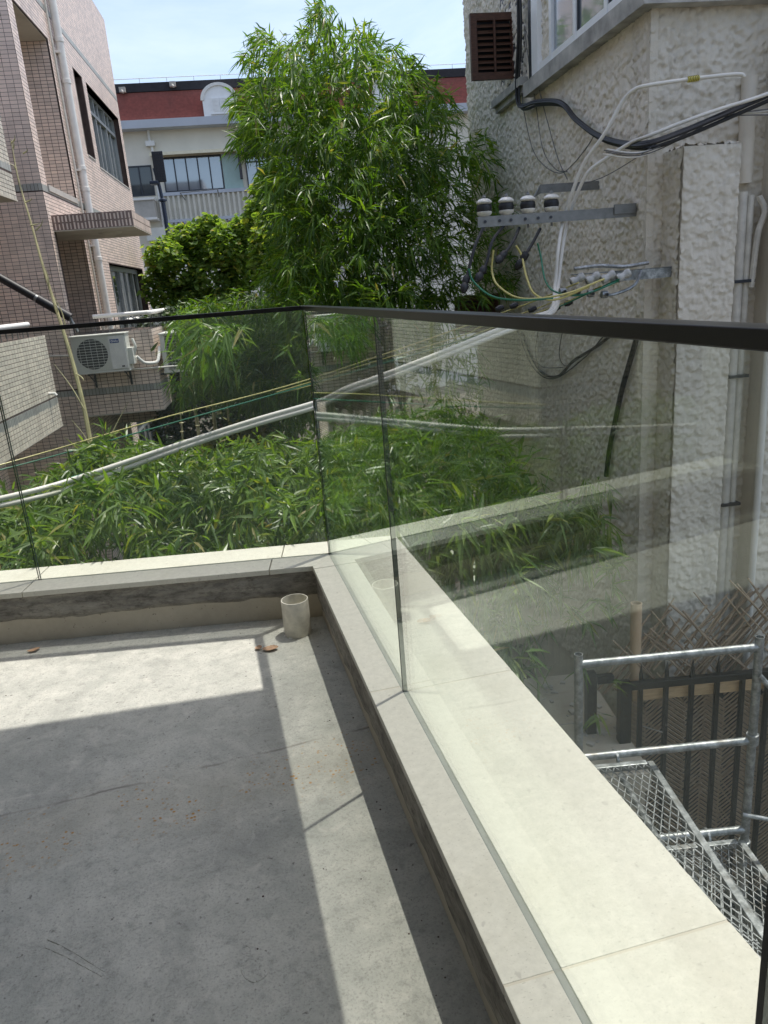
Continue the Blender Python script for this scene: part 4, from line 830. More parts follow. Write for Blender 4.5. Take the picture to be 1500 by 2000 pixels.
# painted service pipes in the recess right of the pilaster
mb = MB(); bq = BR - .07
mb.tube([G(2.84, bq, -2.6), G(2.84, bq, 1.45)], .032, 10); mb.obj('service_pipe', 'pvc_old', sb, True)
mb = MB(); mb.tube([G(2.895, bq, -2.6), G(2.895, bq, 1.43)], .022, 10); mb.obj('service_pipe', 'pvc_old', sb, True)
mb = MB(); mb.tube(smooth_path([G(2.915, bq - .03, .9), G(2.93, bq - .04, 1.2), G(2.965, bq - .04, 1.33), G(2.93, bq - .03, 1.42)]), .018, 8); mb.obj('service_pipe', 'pvc_old', sb, True)
mb = MB(); mb.tube([G(2.865, bq + .03, 1.5), G(2.865, bq + .03, 2.07)], .045, 12); mb.obj('vent_stub', 'stucco', sb, True)
mb = MB(); mb.tube(smooth_path([G(2.99, BR - .24, 1.35), G(2.955, BR - .26, 1.355), G(2.945, BR - .26, 1.32), G(2.945, BR - .26, 1.2)]) + [G(2.95, BR - .26, -2.6)], .021, 10); mb.obj('conduit_riser', 'pvc', sb, True)
mb = MB()
for z in (.35, -.5, .93): mb.g((2.80, 2.93), (bq - .045, bq + .06), (z, z + .018))
mb.obj('pipe_clips', 'dark_frame', sb)
# ------------------------------------------------------------------ steel brackets and insulators
def rbar(name, pts2, label, cat):
    pass
bk = thing('insulator_bracket', 'long steel cross-arm on the stucco wall carrying four white porcelain insulators', 'bracket')
za = 1.40; bB = 4.66
mb = MB(); mb.g((1.265, AR + .03), (bB, bB + .006), (za - .03, za + .03)); mb.g((1.265, AR + .0), (bB + .006, bB + .055), (za + .024, za + .03)); mb.g((2.12, AR - .02), (bB - .012, bB - .001), (za - .01, za + .045)); mb.obj('arm', 'bracket', bk)
mb = MB()
for x in (1.31, 1.40, 1.47, 1.56, 1.64, 1.72, 2.2): mb.lathe(G(x, bB - .001, za), [(.009, 0), (.009, -.004), (.001, -.004)], 10, axis=EV)
mb.obj('bolt_holes', 'dark_frame', bk)
def insulator(P, parent, s=1.0):
    pr_ = [(.012, -.04), (.03, -.036), (.048, -.018), (.05, -.006), (.034, .006), (.032, .03), (.036, .04), (.052, .05), (.051, .058), (.035, .072), (.014, .078), (.001, .078)]
    mb = MB(); mb.lathe(P, [(r * s, h * s) for r, h in pr_], 22); i_ = mb.obj('insulator', 'porcelain', parent, True)
    mb = MB(); mb.tube([np.asarray(P) + ZV * (-.12 * s), np.asarray(P) + ZV * (.10 * s)], .007, 8); mb.lathe(np.asarray(P) + ZV * .082 * s, [(.014, 0), (.012, .01), (.001, .012)], 8); mb.obj('spindle', 'bracket', i_, True)
    mb = MB(); mb.lathe(np.asarray(P) + ZV * .016, [(.036, -.024), (.044, -.018), (.046, .0), (.043, .018), (.036, .024)], 16); mb.obj('tie_wire', 'black_rubber', i_, True)
IP = []
for u in (946, 989, 1031, 1077):
    q = hb(u, 418, bB + .03); a = (q - ORG) @ RV; P = G(a, bB + .03, za + .062); insulator(P, bk, .92); IP.append((a, P))
br2 = thing('stay_bracket', 'plain twisted steel stay arm above the four-insulator cross-arm', 'bracket')
mb = MB(); zb2 = 1.62; mb.g((1.85, AR + .03), (5.2, 5.206), (zb2 - .03, zb2 + .025)); mb.g((1.72, 1.80), (5.17, 5.225), (zb2 - .055, zb2 - .049))
mb.quadbox([G(1.80, 5.17, zb2 - .055), G(1.85, 5.2, zb2 - .03), G(1.85, 5.206, zb2 - .03), G(1.80, 5.225, zb2 - .055), G(1.80, 5.17, zb2 - .049), G(1.85, 5.2, zb2 + .025), G(1.85, 5.206, zb2 + .025), G(1.80, 5.225, zb2 - .049)]); mb.obj('arm', 'bracket', br2)
b3 = thing('service_bracket', 'short steel bracket on the pilaster with a row of four white insulators and cable clamps', 'bracket')
zc_ = 1.03; bC = BR - .16
mb = MB(); mb.g((1.98, 2.39), (bC, bC + .006), (zc_ - .03, zc_ + .03)); mb.g((1.75, 2.39), (bC, bC + .05), (zc_ + .024, zc_ + .03)); mb.obj('arm', 'galv', b3)
for k in range(4):
    P = G(1.77 + k * .085, bC - .01 - .02 * k, zc_ + .0 + .0 * k); ax_ = (RV * .8 + ZV * .35); ax_ /= np.linalg.norm(ax_)
    mb = MB(); mb.lathe(P, [(.012, -.044), (.024, -.04), (.027, -.02), (.02, -.008), (.02, .008), (.027, .02), (.024, .04), (.012, .044)], 16, axis=ax_); i_ = mb.obj('insulator', 'porcelain_grey', b3, True)
for k in range(4):
    P = G(1.66 + k * .085, bC - .06, zc_ - .06 - .012 * k); mb = MB(); mb.lathe(P, [(.001, -.02), (.02, -.018), (.022, 0), (.02, .018), (.001, .02)], 8, axis=RV); mb.lathe(P + EV * -.02, [(.009, -.02), (.009, .02)], 8, axis=EV); mb.obj('cable_clamp', 'galv', b3, True)
mb = MB(); mb.tube(smooth_path([G(1.75, bC - .01, zc_ + .06), G(1.9, bC - .02, zc_ + .065), G(2.05, bC - .03, zc_ + .05), G(2.2, bC - .02, zc_ + .06)]), .012, 6); mb.tube(smooth_path([G(2.16, bC - .02, zc_ + .02), G(2.1, bC - .05, zc_ - .06), G(1.98, bC - .05, zc_ - .1), G(1.9, bC - .03, zc_ - .1)]), .009, 6); mb.obj('stay_wire', 'galv', b3, True)
# ------------------------------------------------------------------ cables
def cable(name, pts, r, m, label, n=8, seg=7):
    sp = smooth_path(pts, seg)
    if isinstance(r, tuple): k_ = (len(top_n) - 1) * seg if 0 else int(len(sp) * r[2]); r = [r[0]] * k_ + [r[0] + (r[1] - r[0]) * min(1, q / 12) for q in range(len(sp) - k_)]
    mb = MB(); mb.tube(sp, r, n); return tag(mb.obj(name, m, None, True), label, 'cable')
def rb(*uvb): return [hb(u, v, b) for u, v, b in uvb]
# black droppers from each insulator
drop = [[(946, 440, 4.68), (928, 480, 4.6), (912, 540, 4.55), (905, 570, 4.5)], [(985, 440, 4.68), (962, 470, 4.6), (948, 520, 4.55), (930, 550, 4.5)], [(1014, 445, 4.68), (1003, 470, 4.6), (985, 495, 4.55), (972, 510, 4.5)], [(1055, 447, 4.68), (1040, 475, 4.6), (1026, 498, 4.5), (1012, 520, 4.5)]]
nm4 = ['first (leftmost)', 'second', 'third', 'fourth (rightmost)']
for k, d_ in enumerate(drop):
    cable('dropper_cable', rb(*d_), .0095, 'black_rubber', 'black dropper cable hanging from the %s insulator of the long cross-arm' % nm4[k])
    q = rb(d_[-2], d_[-1]); mb = MB(); ctr = (q[0] + q[1]) / 2; axd = q[1] - q[0]; mb.lathe(ctr, [(.006, -.06), (.02, -.05), (.024, -.02), (.016, -.005), (.026, .015), (.02, .045), (.006, .06)], 9, axis=axd)
    tag(mb.obj('taped_splice', 'black_rubber', None, True), 'lumpy black taped splice on the dropper below the %s insulator' % nm4[k], 'cable splice')
cable('service_cable', rb((915, 525, 4.5), (925, 550, 4.5), (960, 578, 4.4), (1010, 586, 4.3), (1080, 583, 4.25)), .006, 'green_cable', 'green and yellow looped cable, lowest loop at the left end of the cross-arm')
cable('service_cable', rb((964, 488, 4.5), (961, 530, 4.5), (975, 560, 4.4), (1020, 583, 4.3), (1100, 575, 4.25), (1180, 545, 4.3)), .006, 'yellow_cable', 'yellow cable dropping from the second splice and looping right to the pilaster bracket')
cable('service_cable', rb((1008, 480, 4.5), (1019, 500, 4.5), (1028, 540, 4.4), (1045, 575, 4.3), (1085, 585, 4.25), (1150, 560, 4.3)), .0065, 'yellow_cable', 'yellow cable curving down from the third splice to the pilaster bracket')
cable('service_cable', rb((1050, 475, 4.5), (1056, 500, 4.5), (1066, 550, 4.4), (1090, 572, 4.3), (1140, 575, 4.3), (1210, 548, 4.3)), .0055, 'green_cable', 'thin green cable dropping from the fourth splice beside the white conduit')
for k, (u0, v0, m_) in enumerate(((1130, 552, 'yellow_cable'), (1150, 556, 'yellow_cable'), (1175, 558, 'yellow_cable'), (1210, 545, 'green_cable'))):
    P0 = hb(u0, v0, 4.28); T = [np.array([.95, 2.2 + .12 * k, .62 - .02 * k])]
    if k in (0, 3):
        end = np.array([-1.9, 1.05, .40 if k == 0 else .375]) if k == 0 else np.array([-1.9, 1.02, .36])
        mid = at(*((600, 742) if k == 0 else (600, 752)), 5.2); mid2 = at(*((330, 813) if k == 0 else (330, 828)), 5.0); mid3 = at(*((100, 880) if k == 0 else (100, 892)), 4.7); e2 = at(*((-60, 925) if k == 0 else (-60, 933)), 4.4)
        cable('overhead_cable', [P0, at(1000, 604 if k == 0 else 634, 4.9), mid, mid2, mid3, e2], .0046, m_, ('yellow' if k == 0 else 'green') + ' overhead cable running from the pilaster bracket behind the glass down to the left edge')
    else:
        cable('overhead_cable', [P0, at(1030 + 30 * k, 600 - 2 * k, 4.9), at(940, 628 + 10 * k, 5.0), at(900, 648 + 8 * k, 5.1), at(700, 708 + 8 * k, 5.2), at(640, 728 + 8 * k, 5.3), at(540, 762 + 4 * k, 5.4)], .004, m_, ('slightly higher' if k == 1 else 'slightly lower') + ' thin yellow overhead cable ending among the bamboo leaves')
for k, (u, v) in enumerate(((976, 602), (1004, 597), (1040, 604), (1086, 602), (1110, 592))):
    mb = MB(); P = at(u, v, 4.85); mb.lathe(P, [(.001, -.03), (.014, -.026), (.02, 0), (.014, .026), (.001, .03)], 8, axis=RV + ZV * .3); o = mb.obj('cable_tie', 'black_rubber', None, True); tag(o, ['leftmost', 'second from left', 'middle', 'second from right', 'rightmost'][k] + ' of five black tie blocks on the cables just above the handrail', 'cable tie', 'black tie blocks on the overhead cables')
# thick black trunk cable along the stucco wall
tk = [(1012, -40, 6.55), (1014, 60, 6.5), (1010, 160, 6.45), (1016, 205, 6.4), (1050, 198, 6.0), (1095, 200, 5.5), (1125, 232, 5.2), (1165, 262, 4.9), (1210, 278, 4.6), (1262, 280, 4.35), (1330, 258, 4.3), (1420, 220, 4.3), (1530, 172, 4.3)]
for k, (du, dv, r, lb) in enumerate(((0, 0, .016, 'thickest black trunk cable swagged across the stucco wall under the window ledge'), (6, 7, .011, 'second black trunk cable bundled just under the thickest one'), (-4, 3, .009, 'thinner black cable at the left of the swagged wall bundle'))):
    cable('trunk_cable', [ha(u + du * .6, v + dv, AR - .07 - .01 * k) if b > 4.45 else hb(u + du, v + dv * 1.3, b - .02 * k) for u, v, b in tk], r, 'black_rubber', lb)
for k in range(4):
    o_ = [(0, 14), (3, 20), (-3, 26), (5, 10)][k]
    pts = [(1180, 285), (1225, 292), (1262, 288), (1310, 268), (1360, 240), (1410, 222), (1530, 218 if k % 2 else 205)]
    cable('thin_wire', [hb(u + o_[0], v + o_[1] * (.6 if u < 1400 else .3), 4.28 + .01 * k) for u, v in pts], .0032, 'white_paint' if k > 1 else 'grey_wire', ['topmost thin grey wire of the strands below the black trunk cable', 'lower thin grey wire of the strands below the black trunk cable', 'lowest thin white wire of the strands below the black trunk cable', 'thin white wire tucked close under the black trunk cable'][k])
cable('thin_wire', rb((1130, 362, 4.9), (1180, 345, 4.6), (1240, 310, 4.35), (1290, 275, 4.3)), .0028, 'grey_wire', 'single thin wire rising right from the stay arm to the trunk cable')
for k, pts in enumerate(([(1018, 40), (1020, 160), (1022, 210), (1040, 290), (1065, 325), (1095, 338), (1120, 320), (1148, 285), (1160, 265)], [(1024, 50), (1034, 130), (1046, 200), (1060, 290), (1085, 330), (1108, 335)], [(1028, 60), (1052, 170), (1070, 240), (1090, 310), (1108, 350)])):
    cable('loose_wire', [ha(u, v, AR - .05) for u, v in pts], .0035, 'grey_wire', ['loose dark wire looping lowest beneath the shutter and back up to the trunk cable', 'loose dark wire in the middle of the hanging loops under the shutter', 'loose straight wire slanting from the window frame to the white conduit'][k])
# wires seen through the glass
for k, (pts, r) in enumerate((([(1250, 640), (1238, 680), (1215, 760), (1200, 830), (1190, 880), (1184, 930)], .018), ([(1200, 650), (1160, 680), (1120, 705), (1090, 735), (1062, 730), (1040, 700), (1020, 650)], .012), ([(1180, 655), (1140, 700), (1080, 740), (1040, 715), (1008, 640)], .005), ([(1052, 640), (1046, 690), (1058, 716), (1100, 718)], .003), ([(1100, 640), (1092, 690), (1100, 712), (1112, 714)], .003))):
    cable('wall_cable', [ha(u, v, AR - .04) for u, v in pts], r, 'black_rubber', ['thick black cable running down the stucco wall behind the right glass pane', 'heavy black cable looping on the stucco wall behind the right glass pane', 'thin wire following the heavy black loop behind the right glass pane', 'small hanging wire loop left of the heavy black loop', 'small hanging wire loop inside the heavy black loop'][k])
# white conduits: two flexible tubes from the wall top, down past the brackets and away to the left edge
tapeP = np.array([-1.1665, 1.3254, .1924])
def conduit(off, top, lab, wav):
    low = [at(1084 + off[0], 560, 4.55), at(1078 + off[0], 604, 4.4), at(1040, 620 + off[1], 4.3), at(985, 640 + off[1], 4.25), at(860, 690 + off[1], 4.22), at(740, 736 + off[1], 4.25), at(680, 760 + off[1] - wav, 4.27), at(620, 782 + off[1] + wav, 4.3), at(500, 820 + off[1], 4.3), at(350, 868 + off[1], 4.3), tapeP + ZV * (-.0045 * off[1]), at(60, 960 + off[1] * 1.6, 3.98), np.array([-1.70, 1.10, .163 - .004 * off[1]]), np.array([-2.25, 1.06, .116 - .004 * off[1]]), np.array([-3.2, 1.0, .055 - .004 * off[1]])]
    return cable('white_conduit', top + low, (.0105, .0145, len(top) / (len(top) + len(low))), 'pvc', lab, 10, 9)
topA = rb((1454, 150, 4.3), (1440, 145, 4.3), (1370, 152, 4.3), (1270, 166, 4.35), (1238, 176, 4.4), (1215, 200, 4.45), (1180, 262, 4.5), (1140, 320, 4.6), (1118, 375, 4.65), (1100, 430, 4.7), (1090, 490, 4.6))
topB = rb((1560, 160, 4.25), (1480, 190, 4.25), (1400, 215, 4.28), (1330, 240, 4.3), (1265, 266, 4.35), (1230, 280, 4.5), (1180, 312, 4.6), (1150, 335, 4.65), (1130, 372, 4.7), (1110, 430, 4.75), (1098, 490, 4.65))
cA = conduit((0, 0), topA, 'upper white plastic conduit of the pair, arching from the high pipe end', 3)
cB = conduit((6, 9), topB, 'lower white plastic conduit of the pair, coming from the right edge', 3)
mb = MB(); p0, p1 = at(141, 936, 4.29), at(166, 929, 4.30); mb.tube([p0, p1], .0155, 12); mb.obj('tape_band', 'green_tape', cA, True)
mb = MB(); mb.tube([at(182, 939, 4.36), at(196, 934, 4.37)], .0155, 12); mb.obj('tape_band', 'green_tape', cB, True)
mb = MB(); mb.tube([hb(1344, 155.5, 4.3), hb(1364, 152.5, 4.3)], .0155, 12); tb_ = mb.obj('tape_band', 'yellow_tape', cA, True)
mb = MB()
for k in range(6): q0, q1 = hb(1345 + k * 3.3, 155 - k * .5, 4.3), hb(1346 + k * 3.3, 155 - k * .5, 4.3); mb.tube([q0, q1], .0162, 12)
mb.obj('tape_lettering', 'black_metal', tb_)
# ================================================================== SCAFFOLD, FENCE, YARD (below the right parapet)
AZ = .187; E2 = np.array([math.sin(AZ), math.cos(AZ), 0]); R2 = np.array([math.cos(AZ), -math.sin(AZ), 0])
S0 = at(1130, 1285, 3.6); S0g = np.array([S0[0], S0[1], 0])
def Sg(x, y, z): return S0g + R2 * x + E2 * y + ZV * z      # scaffold grid: x along the frame, y away
sf = thing('scaffold', 'galvanised steel scaffold end frame with two posts and cross rails beyond the parapet', 'scaffold')
r_ = .021; wS = .89; zt = S0[2]
for x in (0, wS):
    mb = MB(); z_ = zt + .02; mb.tube([Sg(x, 0, GZ), Sg(x, 0, z_)], r_, 14, cap=False); mb.lathe(Sg(x, 0, z_), [(r_, 0), (r_ - .003, 0), (r_ - .003, -.08)], 14); mb.obj('post', 'galv', sf, True)
for z in (zt - .035, zt - .56, zt - 1.10, zt - 1.9):
    mb = MB(); mb.tube([Sg(0, 0, z), Sg(wS, 0, z)], r_ * .95, 14); mb.obj('rail', 'galv', sf, True)
for z in (-1.9, -1.25): 
    mb = MB(); mb.lathe(Sg(wS, 0, z), [(.022, -.03), (.03, -.028), (.03, .028), (.022, .03)], 14); mb.obj('collar', 'galv', sf, True)
mb = MB(); mb.tube([Sg(wS, -.02, zt - .18), Sg(wS + .3, -.1, zt - .55)], .014, 8); mb.tube([Sg(wS - .04, -.03, zt - .98), Sg(wS + .12, -.05, zt - 1.02)], .012, 8); mb.obj('brace', 'galv', sf, True)
def deck(x0, x1, z, y0, label):
    t = thing('scaffold_deck', label, 'scaffold deck', 'steel mesh scaffold decks'); Lk = 1.83
    mb = MB()
    for x in (x0, x1): mb.box(S0g, R2, E2, ZV, (x - .016, x + .016), (y0 - Lk, y0 - .0), (z - .035, z + .004))
    for y in (y0, y0 - Lk): mb.box(S0g, R2, E2, ZV, (x0 + .017, x1 - .017), (y - .016, y + .016), (z - .033, z + .002))
    mb.obj('edge_frame', 'galv', t, bevel=.003)
    for xx in (x0 + (x1 - x0) * .33, x0 + (x1 - x0) * .68): mb = MB(); mb.tube([Sg(xx, y0 - .02, z - .05), Sg(xx, y0 - Lk, z - .05)], .017, 10); mb.obj('bearer', 'galv', t, True)
    # expanded mesh, diamonds about 70 x 38 mm, one strand at a time
    mb = MB(); wd, ld = .036, .078; W_ = x1 - x0 - .032; xs = x0 + .016; nx = int(W_ / wd); ny = int((Lk - .03) / ld)
    wd = W_ / nx; ld = (Lk - .03) / ny; h = .0016
    def strand(p, q, w_=.0022):
        d_ = q - p; d_ = d_ / np.linalg.norm(d_); s = np.cross(d_, ZV) * w_; mb.quadbox([p - s - ZV * h, q - s - ZV * h, q + s - ZV * h, p + s - ZV * h, p - s + ZV * h, q - s + ZV * h, q + s + ZV * h, p + s + ZV * h])
    for i in range(nx):
        for j in range(ny):
            x = xs + i * wd; y = y0 - .015 - j * ld
            a_, b_, c_, d_ = Sg(x, y - ld / 2, z), Sg(x + wd / 2, y, z), Sg(x + wd, y - ld / 2, z), Sg(x + wd / 2, y - ld, z)
            strand(a_, b_); strand(b_, c_); strand(c_, d_); strand(d_, a_)
    mb.obj('mesh', 'galv', t)['kind'] = 'stuff'
    for x in (x0 + .01, x1 - .16):
        mb = MB()
        for k in range(10):
            a0, a1 = math.pi * (1.15 - k * .13), math.pi * (1.15 - (k + 1) * .13); c = np.array([0, 0, 0])
            P = lambda an, r: (y0 + .055 + r * math.cos(an), z + .0 + r * math.sin(an))
            pa, pb, pc, pd = P(a0, .026), P(a1, .026), P(a1, .044), P(a0, .044)
            mb.quadbox([Sg(x, *pa), Sg(x, *pb), Sg(x, *pc), Sg(x, *pd), Sg(x + .012, *pa), Sg(x + .012, *pb), Sg(x + .012, *pc), Sg(x + .012, *pd)])
        mb.obj('hook', 'galv', t)
    return t
deck(-.14, .345, zt - .585, -.05, 'upper galvanised mesh scaffold deck hooked on the middle rail beside the stone coping')
deck(.36, .84, zt - 1.125, -.05, 'lower galvanised mesh scaffold deck, a step down and to the right')
# black steel gate/fence
gf = thing('steel_fence', 'black steel bar fence with a sunlit top rail in front of the woven cane screen', 'fence')
FY = .75
q0 = hit(1215, 1335, Sg(0, FY, 0), E2); q1 = hit(1490, 1290, Sg(0, FY, 0), E2); fx0 = (q0 - S0g) @ R2; fx1 = (q1 - S0g) @ R2 + .5; fz = q0[2]
def fbx(mb, x, y, z): return mb.box(S0g, R2, E2, ZV, x, y, z)
mb = MB(); fbx(mb, (fx0, fx1), (FY - .02, FY + .02), (fz - .045, fz)); mb.obj('top_rail', 'black_metal', gf, bevel=.003)
mb = MB(); fbx(mb, (fx0 - .1, fx1), (FY - .018, FY + .018), (GZ + .15, GZ + .19)); mb.obj('bottom_rail', 'black_metal', gf)
k = 0; x = fx0 + .1
while x < fx1:
    mb = MB(); fbx(mb, (x, x + .026), (FY - .014, FY + .014), (GZ + .19, fz - .046)); mb.obj('bar', 'black_metal', gf, bevel=.002)
    if k < 4: mb = MB(); P = S0g + R2 * (x + .016) + E2 * FY + ZV * fz; mb.lathe(P, [(.014, 0), (.012, .05), (.001, .12)], 6); mb.obj('spike', 'black_metal', gf)
    x += .158; k += 1
mb = MB(); fbx(mb, (fx0 - .02, fx0 + .05), (FY - .03, FY + .03), (GZ, fz + .01)); fbx(mb, (fx0 - .18, fx0 - .12), (FY + .1, FY + .16), (-1.75, fz + .02)); fbx(mb, (fx0 - .12, fx0 - .02), (FY + .08, FY + .12), (fz - .04, fz + .01)); mb.obj('gate_post', 'black_metal', gf)
# woven cane screen
cs = thing('cane_screen', 'woven screen of dry brown bamboo canes with ragged cut ends, behind the black steel fence', 'screen')
mb = MB(); fbx(mb, (fx0 + .08, fx1), (FY + .03, FY + .055), (fz - .15, fz - .08)); mb.obj('batten', 'batten', cs)
r = np.random.default_rng(11); cm = MB(); cm.tube([(0, 0, -.5), (0, 0, -.02), (0, 0, 0), (0, 0, .02), (0, 0, .5)], [.92, .9, 1.25, .9, .85], 7); cme = bpy.data.meshes.new('cane'); cme.from_pydata(cm.v, [], cm.f); cme.materials.append(MAT['cane']); cme.shade_smooth()
def cane(P, d_, L_, rad):
    z = d_ / np.linalg.norm(d_); x = np.cross(z, E2); x /= np.linalg.norm(x); y = np.cross(z, x); o = bpy.data.objects.new('cane', cme); COL.objects.link(o)
    o.matrix_world = Matrix(((x[0] * rad, y[0] * rad, z[0] * L_, P[0]), (x[1] * rad, y[1] * rad, z[1] * L_, P[1]), (x[2] * rad, y[2] * rad, z[2] * L_, P[2]), (0, 0, 0, 1))); o.parent = cs
for i in range(292):
    s = 1 if (i % 2) else -1; x = fx0 + .0 + r.uniform(0, 1.5)
    if i < 130: z = fz + r.uniform(-.04, .42) * (.45 + .55 * min(1, (x - fx0) / .8)); L_ = r.uniform(.28, .55)
    else: z = r.uniform(-2.9, fz - .1); L_ = r.uniform(.3, .5)
    if i < 60: s = 1
    an = math.radians(r.normal(38, 5)) * s; y = FY + .085 + r.uniform(0, .07) + (.02 if s > 0 else 0)
    d_ = R2 * math.sin(an) + ZV * math.cos(an) + E2 * r.normal(0, .04); cane(Sg(x, y, z), d_, L_, r.uniform(.0045, .0085))
# tight twill weave of thinner canes, too many to pick out
mb = MB(); col = 0; x = fx0 + .05
while x < fx1:
    for kk in range(160):
        z = GZ + .2 + kk * .0160; s = 1 if col % 2 else -1
        if z > fz - .12: break
        mb.tube([Sg(x, FY + .07 + .012 * (kk % 2), z), Sg(x + .135, FY + .07 + .012 * (kk % 2), z + s * .115)], .0055, 5, cap=False)
    x += .125; col += 1
mb.obj('weave', 'cane', cs)['kind'] = 'stuff'
mb = MB(); fbx(mb, (fx0 + .05, fx1 + .3), (FY + .17, FY + .19), (GZ, fz - .1)); mb.obj('backing_sheet', 'dark_frame', cs)
mb = MB(); P = hit(1243, 1178, Sg(0, FY + .12, 0), E2); mb.tube([np.array([P[0], P[1], GZ]), P - ZV * .3, P], .034, 16, cap=False); mb.lathe(P, [(.034, 0), (.026, .001), (.026, -.1), (.001, -.1)], 16)
tag(mb.obj('bamboo_pole', 'bamboo_pole', None, True), 'thick tan cut bamboo pole standing at the left end of the cane screen', 'pole')
# concrete ledge with debris, yard clutter
lz = -1.72
mb = MB(); fbx(mb, (-.6, fx0 + .06), (.42, 1.6), (lz - .12, lz)); fbx(mb, (-.6, fx0 + .04), (.46, 1.6), (GZ, lz - .12)); tag(mb.obj('concrete_ledge', 'curb_smooth'), 'flat concrete ledge with rubble on it, left of the black steel fence', 'ledge')
mb = MB(); r = np.random.default_rng(4)
for k in range(120):
    P = Sg(r.uniform(-.5, fx0 + .02), r.uniform(.45, 1.5), lz); s = abs(r.normal(.006, .006)) + .002; a = r.uniform(0, 3.14); U_ = np.array([math.cos(a), math.sin(a), 0]); V_ = np.array([-math.sin(a), math.cos(a), 0]); mb.box(P, U_, V_, ZV, (-s, s * 1.3), (-s * .7, s), (0, s * .9))
for k in range(16):
    P = Sg(r.uniform(-.3, fx0), r.uniform(.8, 1.5), lz + .03); d_ = np.array([r.normal(), r.normal(), r.uniform(-.1, .25)]); mb.tube([P, P + d_ * .18], .004, 5)
o = mb.obj('rubble', 'render'); o['kind'] = 'stuff'; o['label'] = 'loose rubble and twigs scattered on the concrete ledge'; o['category'] = 'rubble'
mb = MB(); mb.box(Sg(.6, 2.2, GZ), R2, E2, ZV, (-.9, .9), (-.5, .5), (0, 1.0)); 
mb = MB(); P = at(1484, 1845, 3.0); 
# ================================================================== VEGETATION
LEAFV = np.array([(0, 0, 0), (.28, .5, .0), (.28, -.5, .0), (.28, 0, -.10), (.64, .36, .0), (.64, -.36, .0), (.64, 0, -.08), (1, 0, 0)])
LEAFF = [(0, 3, 1), (0, 2, 3), (1, 3, 6), (1, 6, 4), (3, 2, 5), (3, 5, 6), (4, 6, 7), (6, 5, 7)]
def leaf_arrays(P, D, Uq, Ln, Wd, droop):
    """P base, D direction, Uq up-ish; returns verts and triangle faces"""
    D = D / np.linalg.norm(D, axis=1, keepdims=True); S = np.cross(D, Uq); S /= (np.linalg.norm(S, axis=1, keepdims=True) + 1e-9); Nn = np.cross(S, D); n = len(P); V = np.zeros((n, 8, 3))
    for i, (x, y, z) in enumerate(LEAFV):
        V[:, i] = P + D * (Ln * x)[:, None] + S * (Wd * y)[:, None] + Nn * (Wd * z * 2.0)[:, None] - np.array([0, 0, 1.0]) * (droop * Ln * x * x)[:, None]
    F = (np.arange(n)[:, None, None] * 8 + np.array(LEAFF)[None]).reshape(-1, 3); return V.reshape(-1, 3), F
def sprays(C_, A_, r, nl=(4, 8), ln=(.09, .15), wr=(.11, .15), spread=.9, droop=.35):
    """leaf fans: C_ spray origins, A_ axis directions"""
    P, D, Uq = [], [], []
    k = r.integers(nl[0], nl[1], len(C_)); idx = np.repeat(np.arange(len(C_)), k); n = len(idx)
    A = A_[idx] / np.linalg.norm(A_[idx], axis=1, keepdims=True); jit = r.normal(0, spread * .62, (n, 3)); D = A + jit; D /= np.linalg.norm(D, axis=1, keepdims=True)
    P = C_[idx] + A * r.uniform(-.02, .05, n)[:, None] + r.normal(0, .012, (n, 3)); Uq = np.tile([0, 0, 1.0], (n, 1)) + r.normal(0, .45, (n, 3))
    Ln = r.uniform(*ln, n); return P, D, Uq, Ln, Ln * r.uniform(*wr, n), droop * r.uniform(.3, 1.4, n)
leaf_cache = {}
def foliage(parent, arr, m, name='foliage', singles=0):
    P, D, Uq, Ln, Wd, dr = arr
    if singles:
        dd = P - CAM; z = dd @ FW; u = 750 + F_PX * (dd @ RT) / z; v = 1000 - F_PX * (dd @ UP) / z
        score = np.where((u > 0) & (u < 1500) & (v > 0) & (v < 1200) & (z > .5), -(Ln / z) + z * .004 * 0 + rng.uniform(0, .01, len(P)), 9); score = score + (dd @ FW) * .004
        idx = np.argsort(score)[:singles]; msk = np.ones(len(P), bool); msk[idx] = False
        key = m
        if key not in leaf_cache:
            V = LEAFV.copy(); V[:, 2] *= .28; V[:, 1] *= .13; V[:, 2] -= .22 * V[:, 0] ** 2; me = bpy.data.meshes.new('leaf'); me.from_pydata([tuple(x) for x in V], [], LEAFF); me.materials.append(MAT[m]); leaf_cache[key] = me
        for i in idx:
            d_ = D[i] / np.linalg.norm(D[i]); s = np.cross(d_, Uq[i]); s /= np.linalg.norm(s); nn = np.cross(s, d_); L_ = Ln[i]; o = bpy.data.objects.new('leaf', leaf_cache[key]); COL.objects.link(o); p = P[i]
            o.matrix_world = Matrix(((d_[0] * L_, s[0] * L_, nn[0] * L_, p[0]), (d_[1] * L_, s[1] * L_, nn[1] * L_, p[1]), (d_[2] * L_, s[2] * L_, nn[2] * L_, p[2]), (0, 0, 0, 1))); o.parent = parent
        P, D, Uq, Ln, Wd, dr = (x[msk] for x in (P, D, Uq, Ln, Wd, dr))
    V, F = leaf_arrays(P, D, Uq, Ln, Wd, dr); me = fast_mesh(name, V, F, m); o = bpy.data.objects.new(name, me); COL.objects.link(o)
    if parent is not None: o.parent = parent
    o['kind'] = 'stuff'; return o
def in_poly(u, v, poly):
    ins = np.zeros(len(u), bool); j = len(poly) - 1
    for i in range(len(poly)):
        xi, yi = poly[i]; xj, yj = poly[j]
        c = ((yi > v) != (yj > v)) & (u < (xj - xi) * (v - yi) / (yj - yi + 1e-9) + xi); ins ^= c; j = i
    return ins
def to_world(u, v, t):
    d_ = FW[None] + RT[None] * ((u - 750) / F_PX)[:, None] - UP[None] * ((v - 1000) / F_PX)[:, None]; return CAM[None] + d_ * t[:, None]
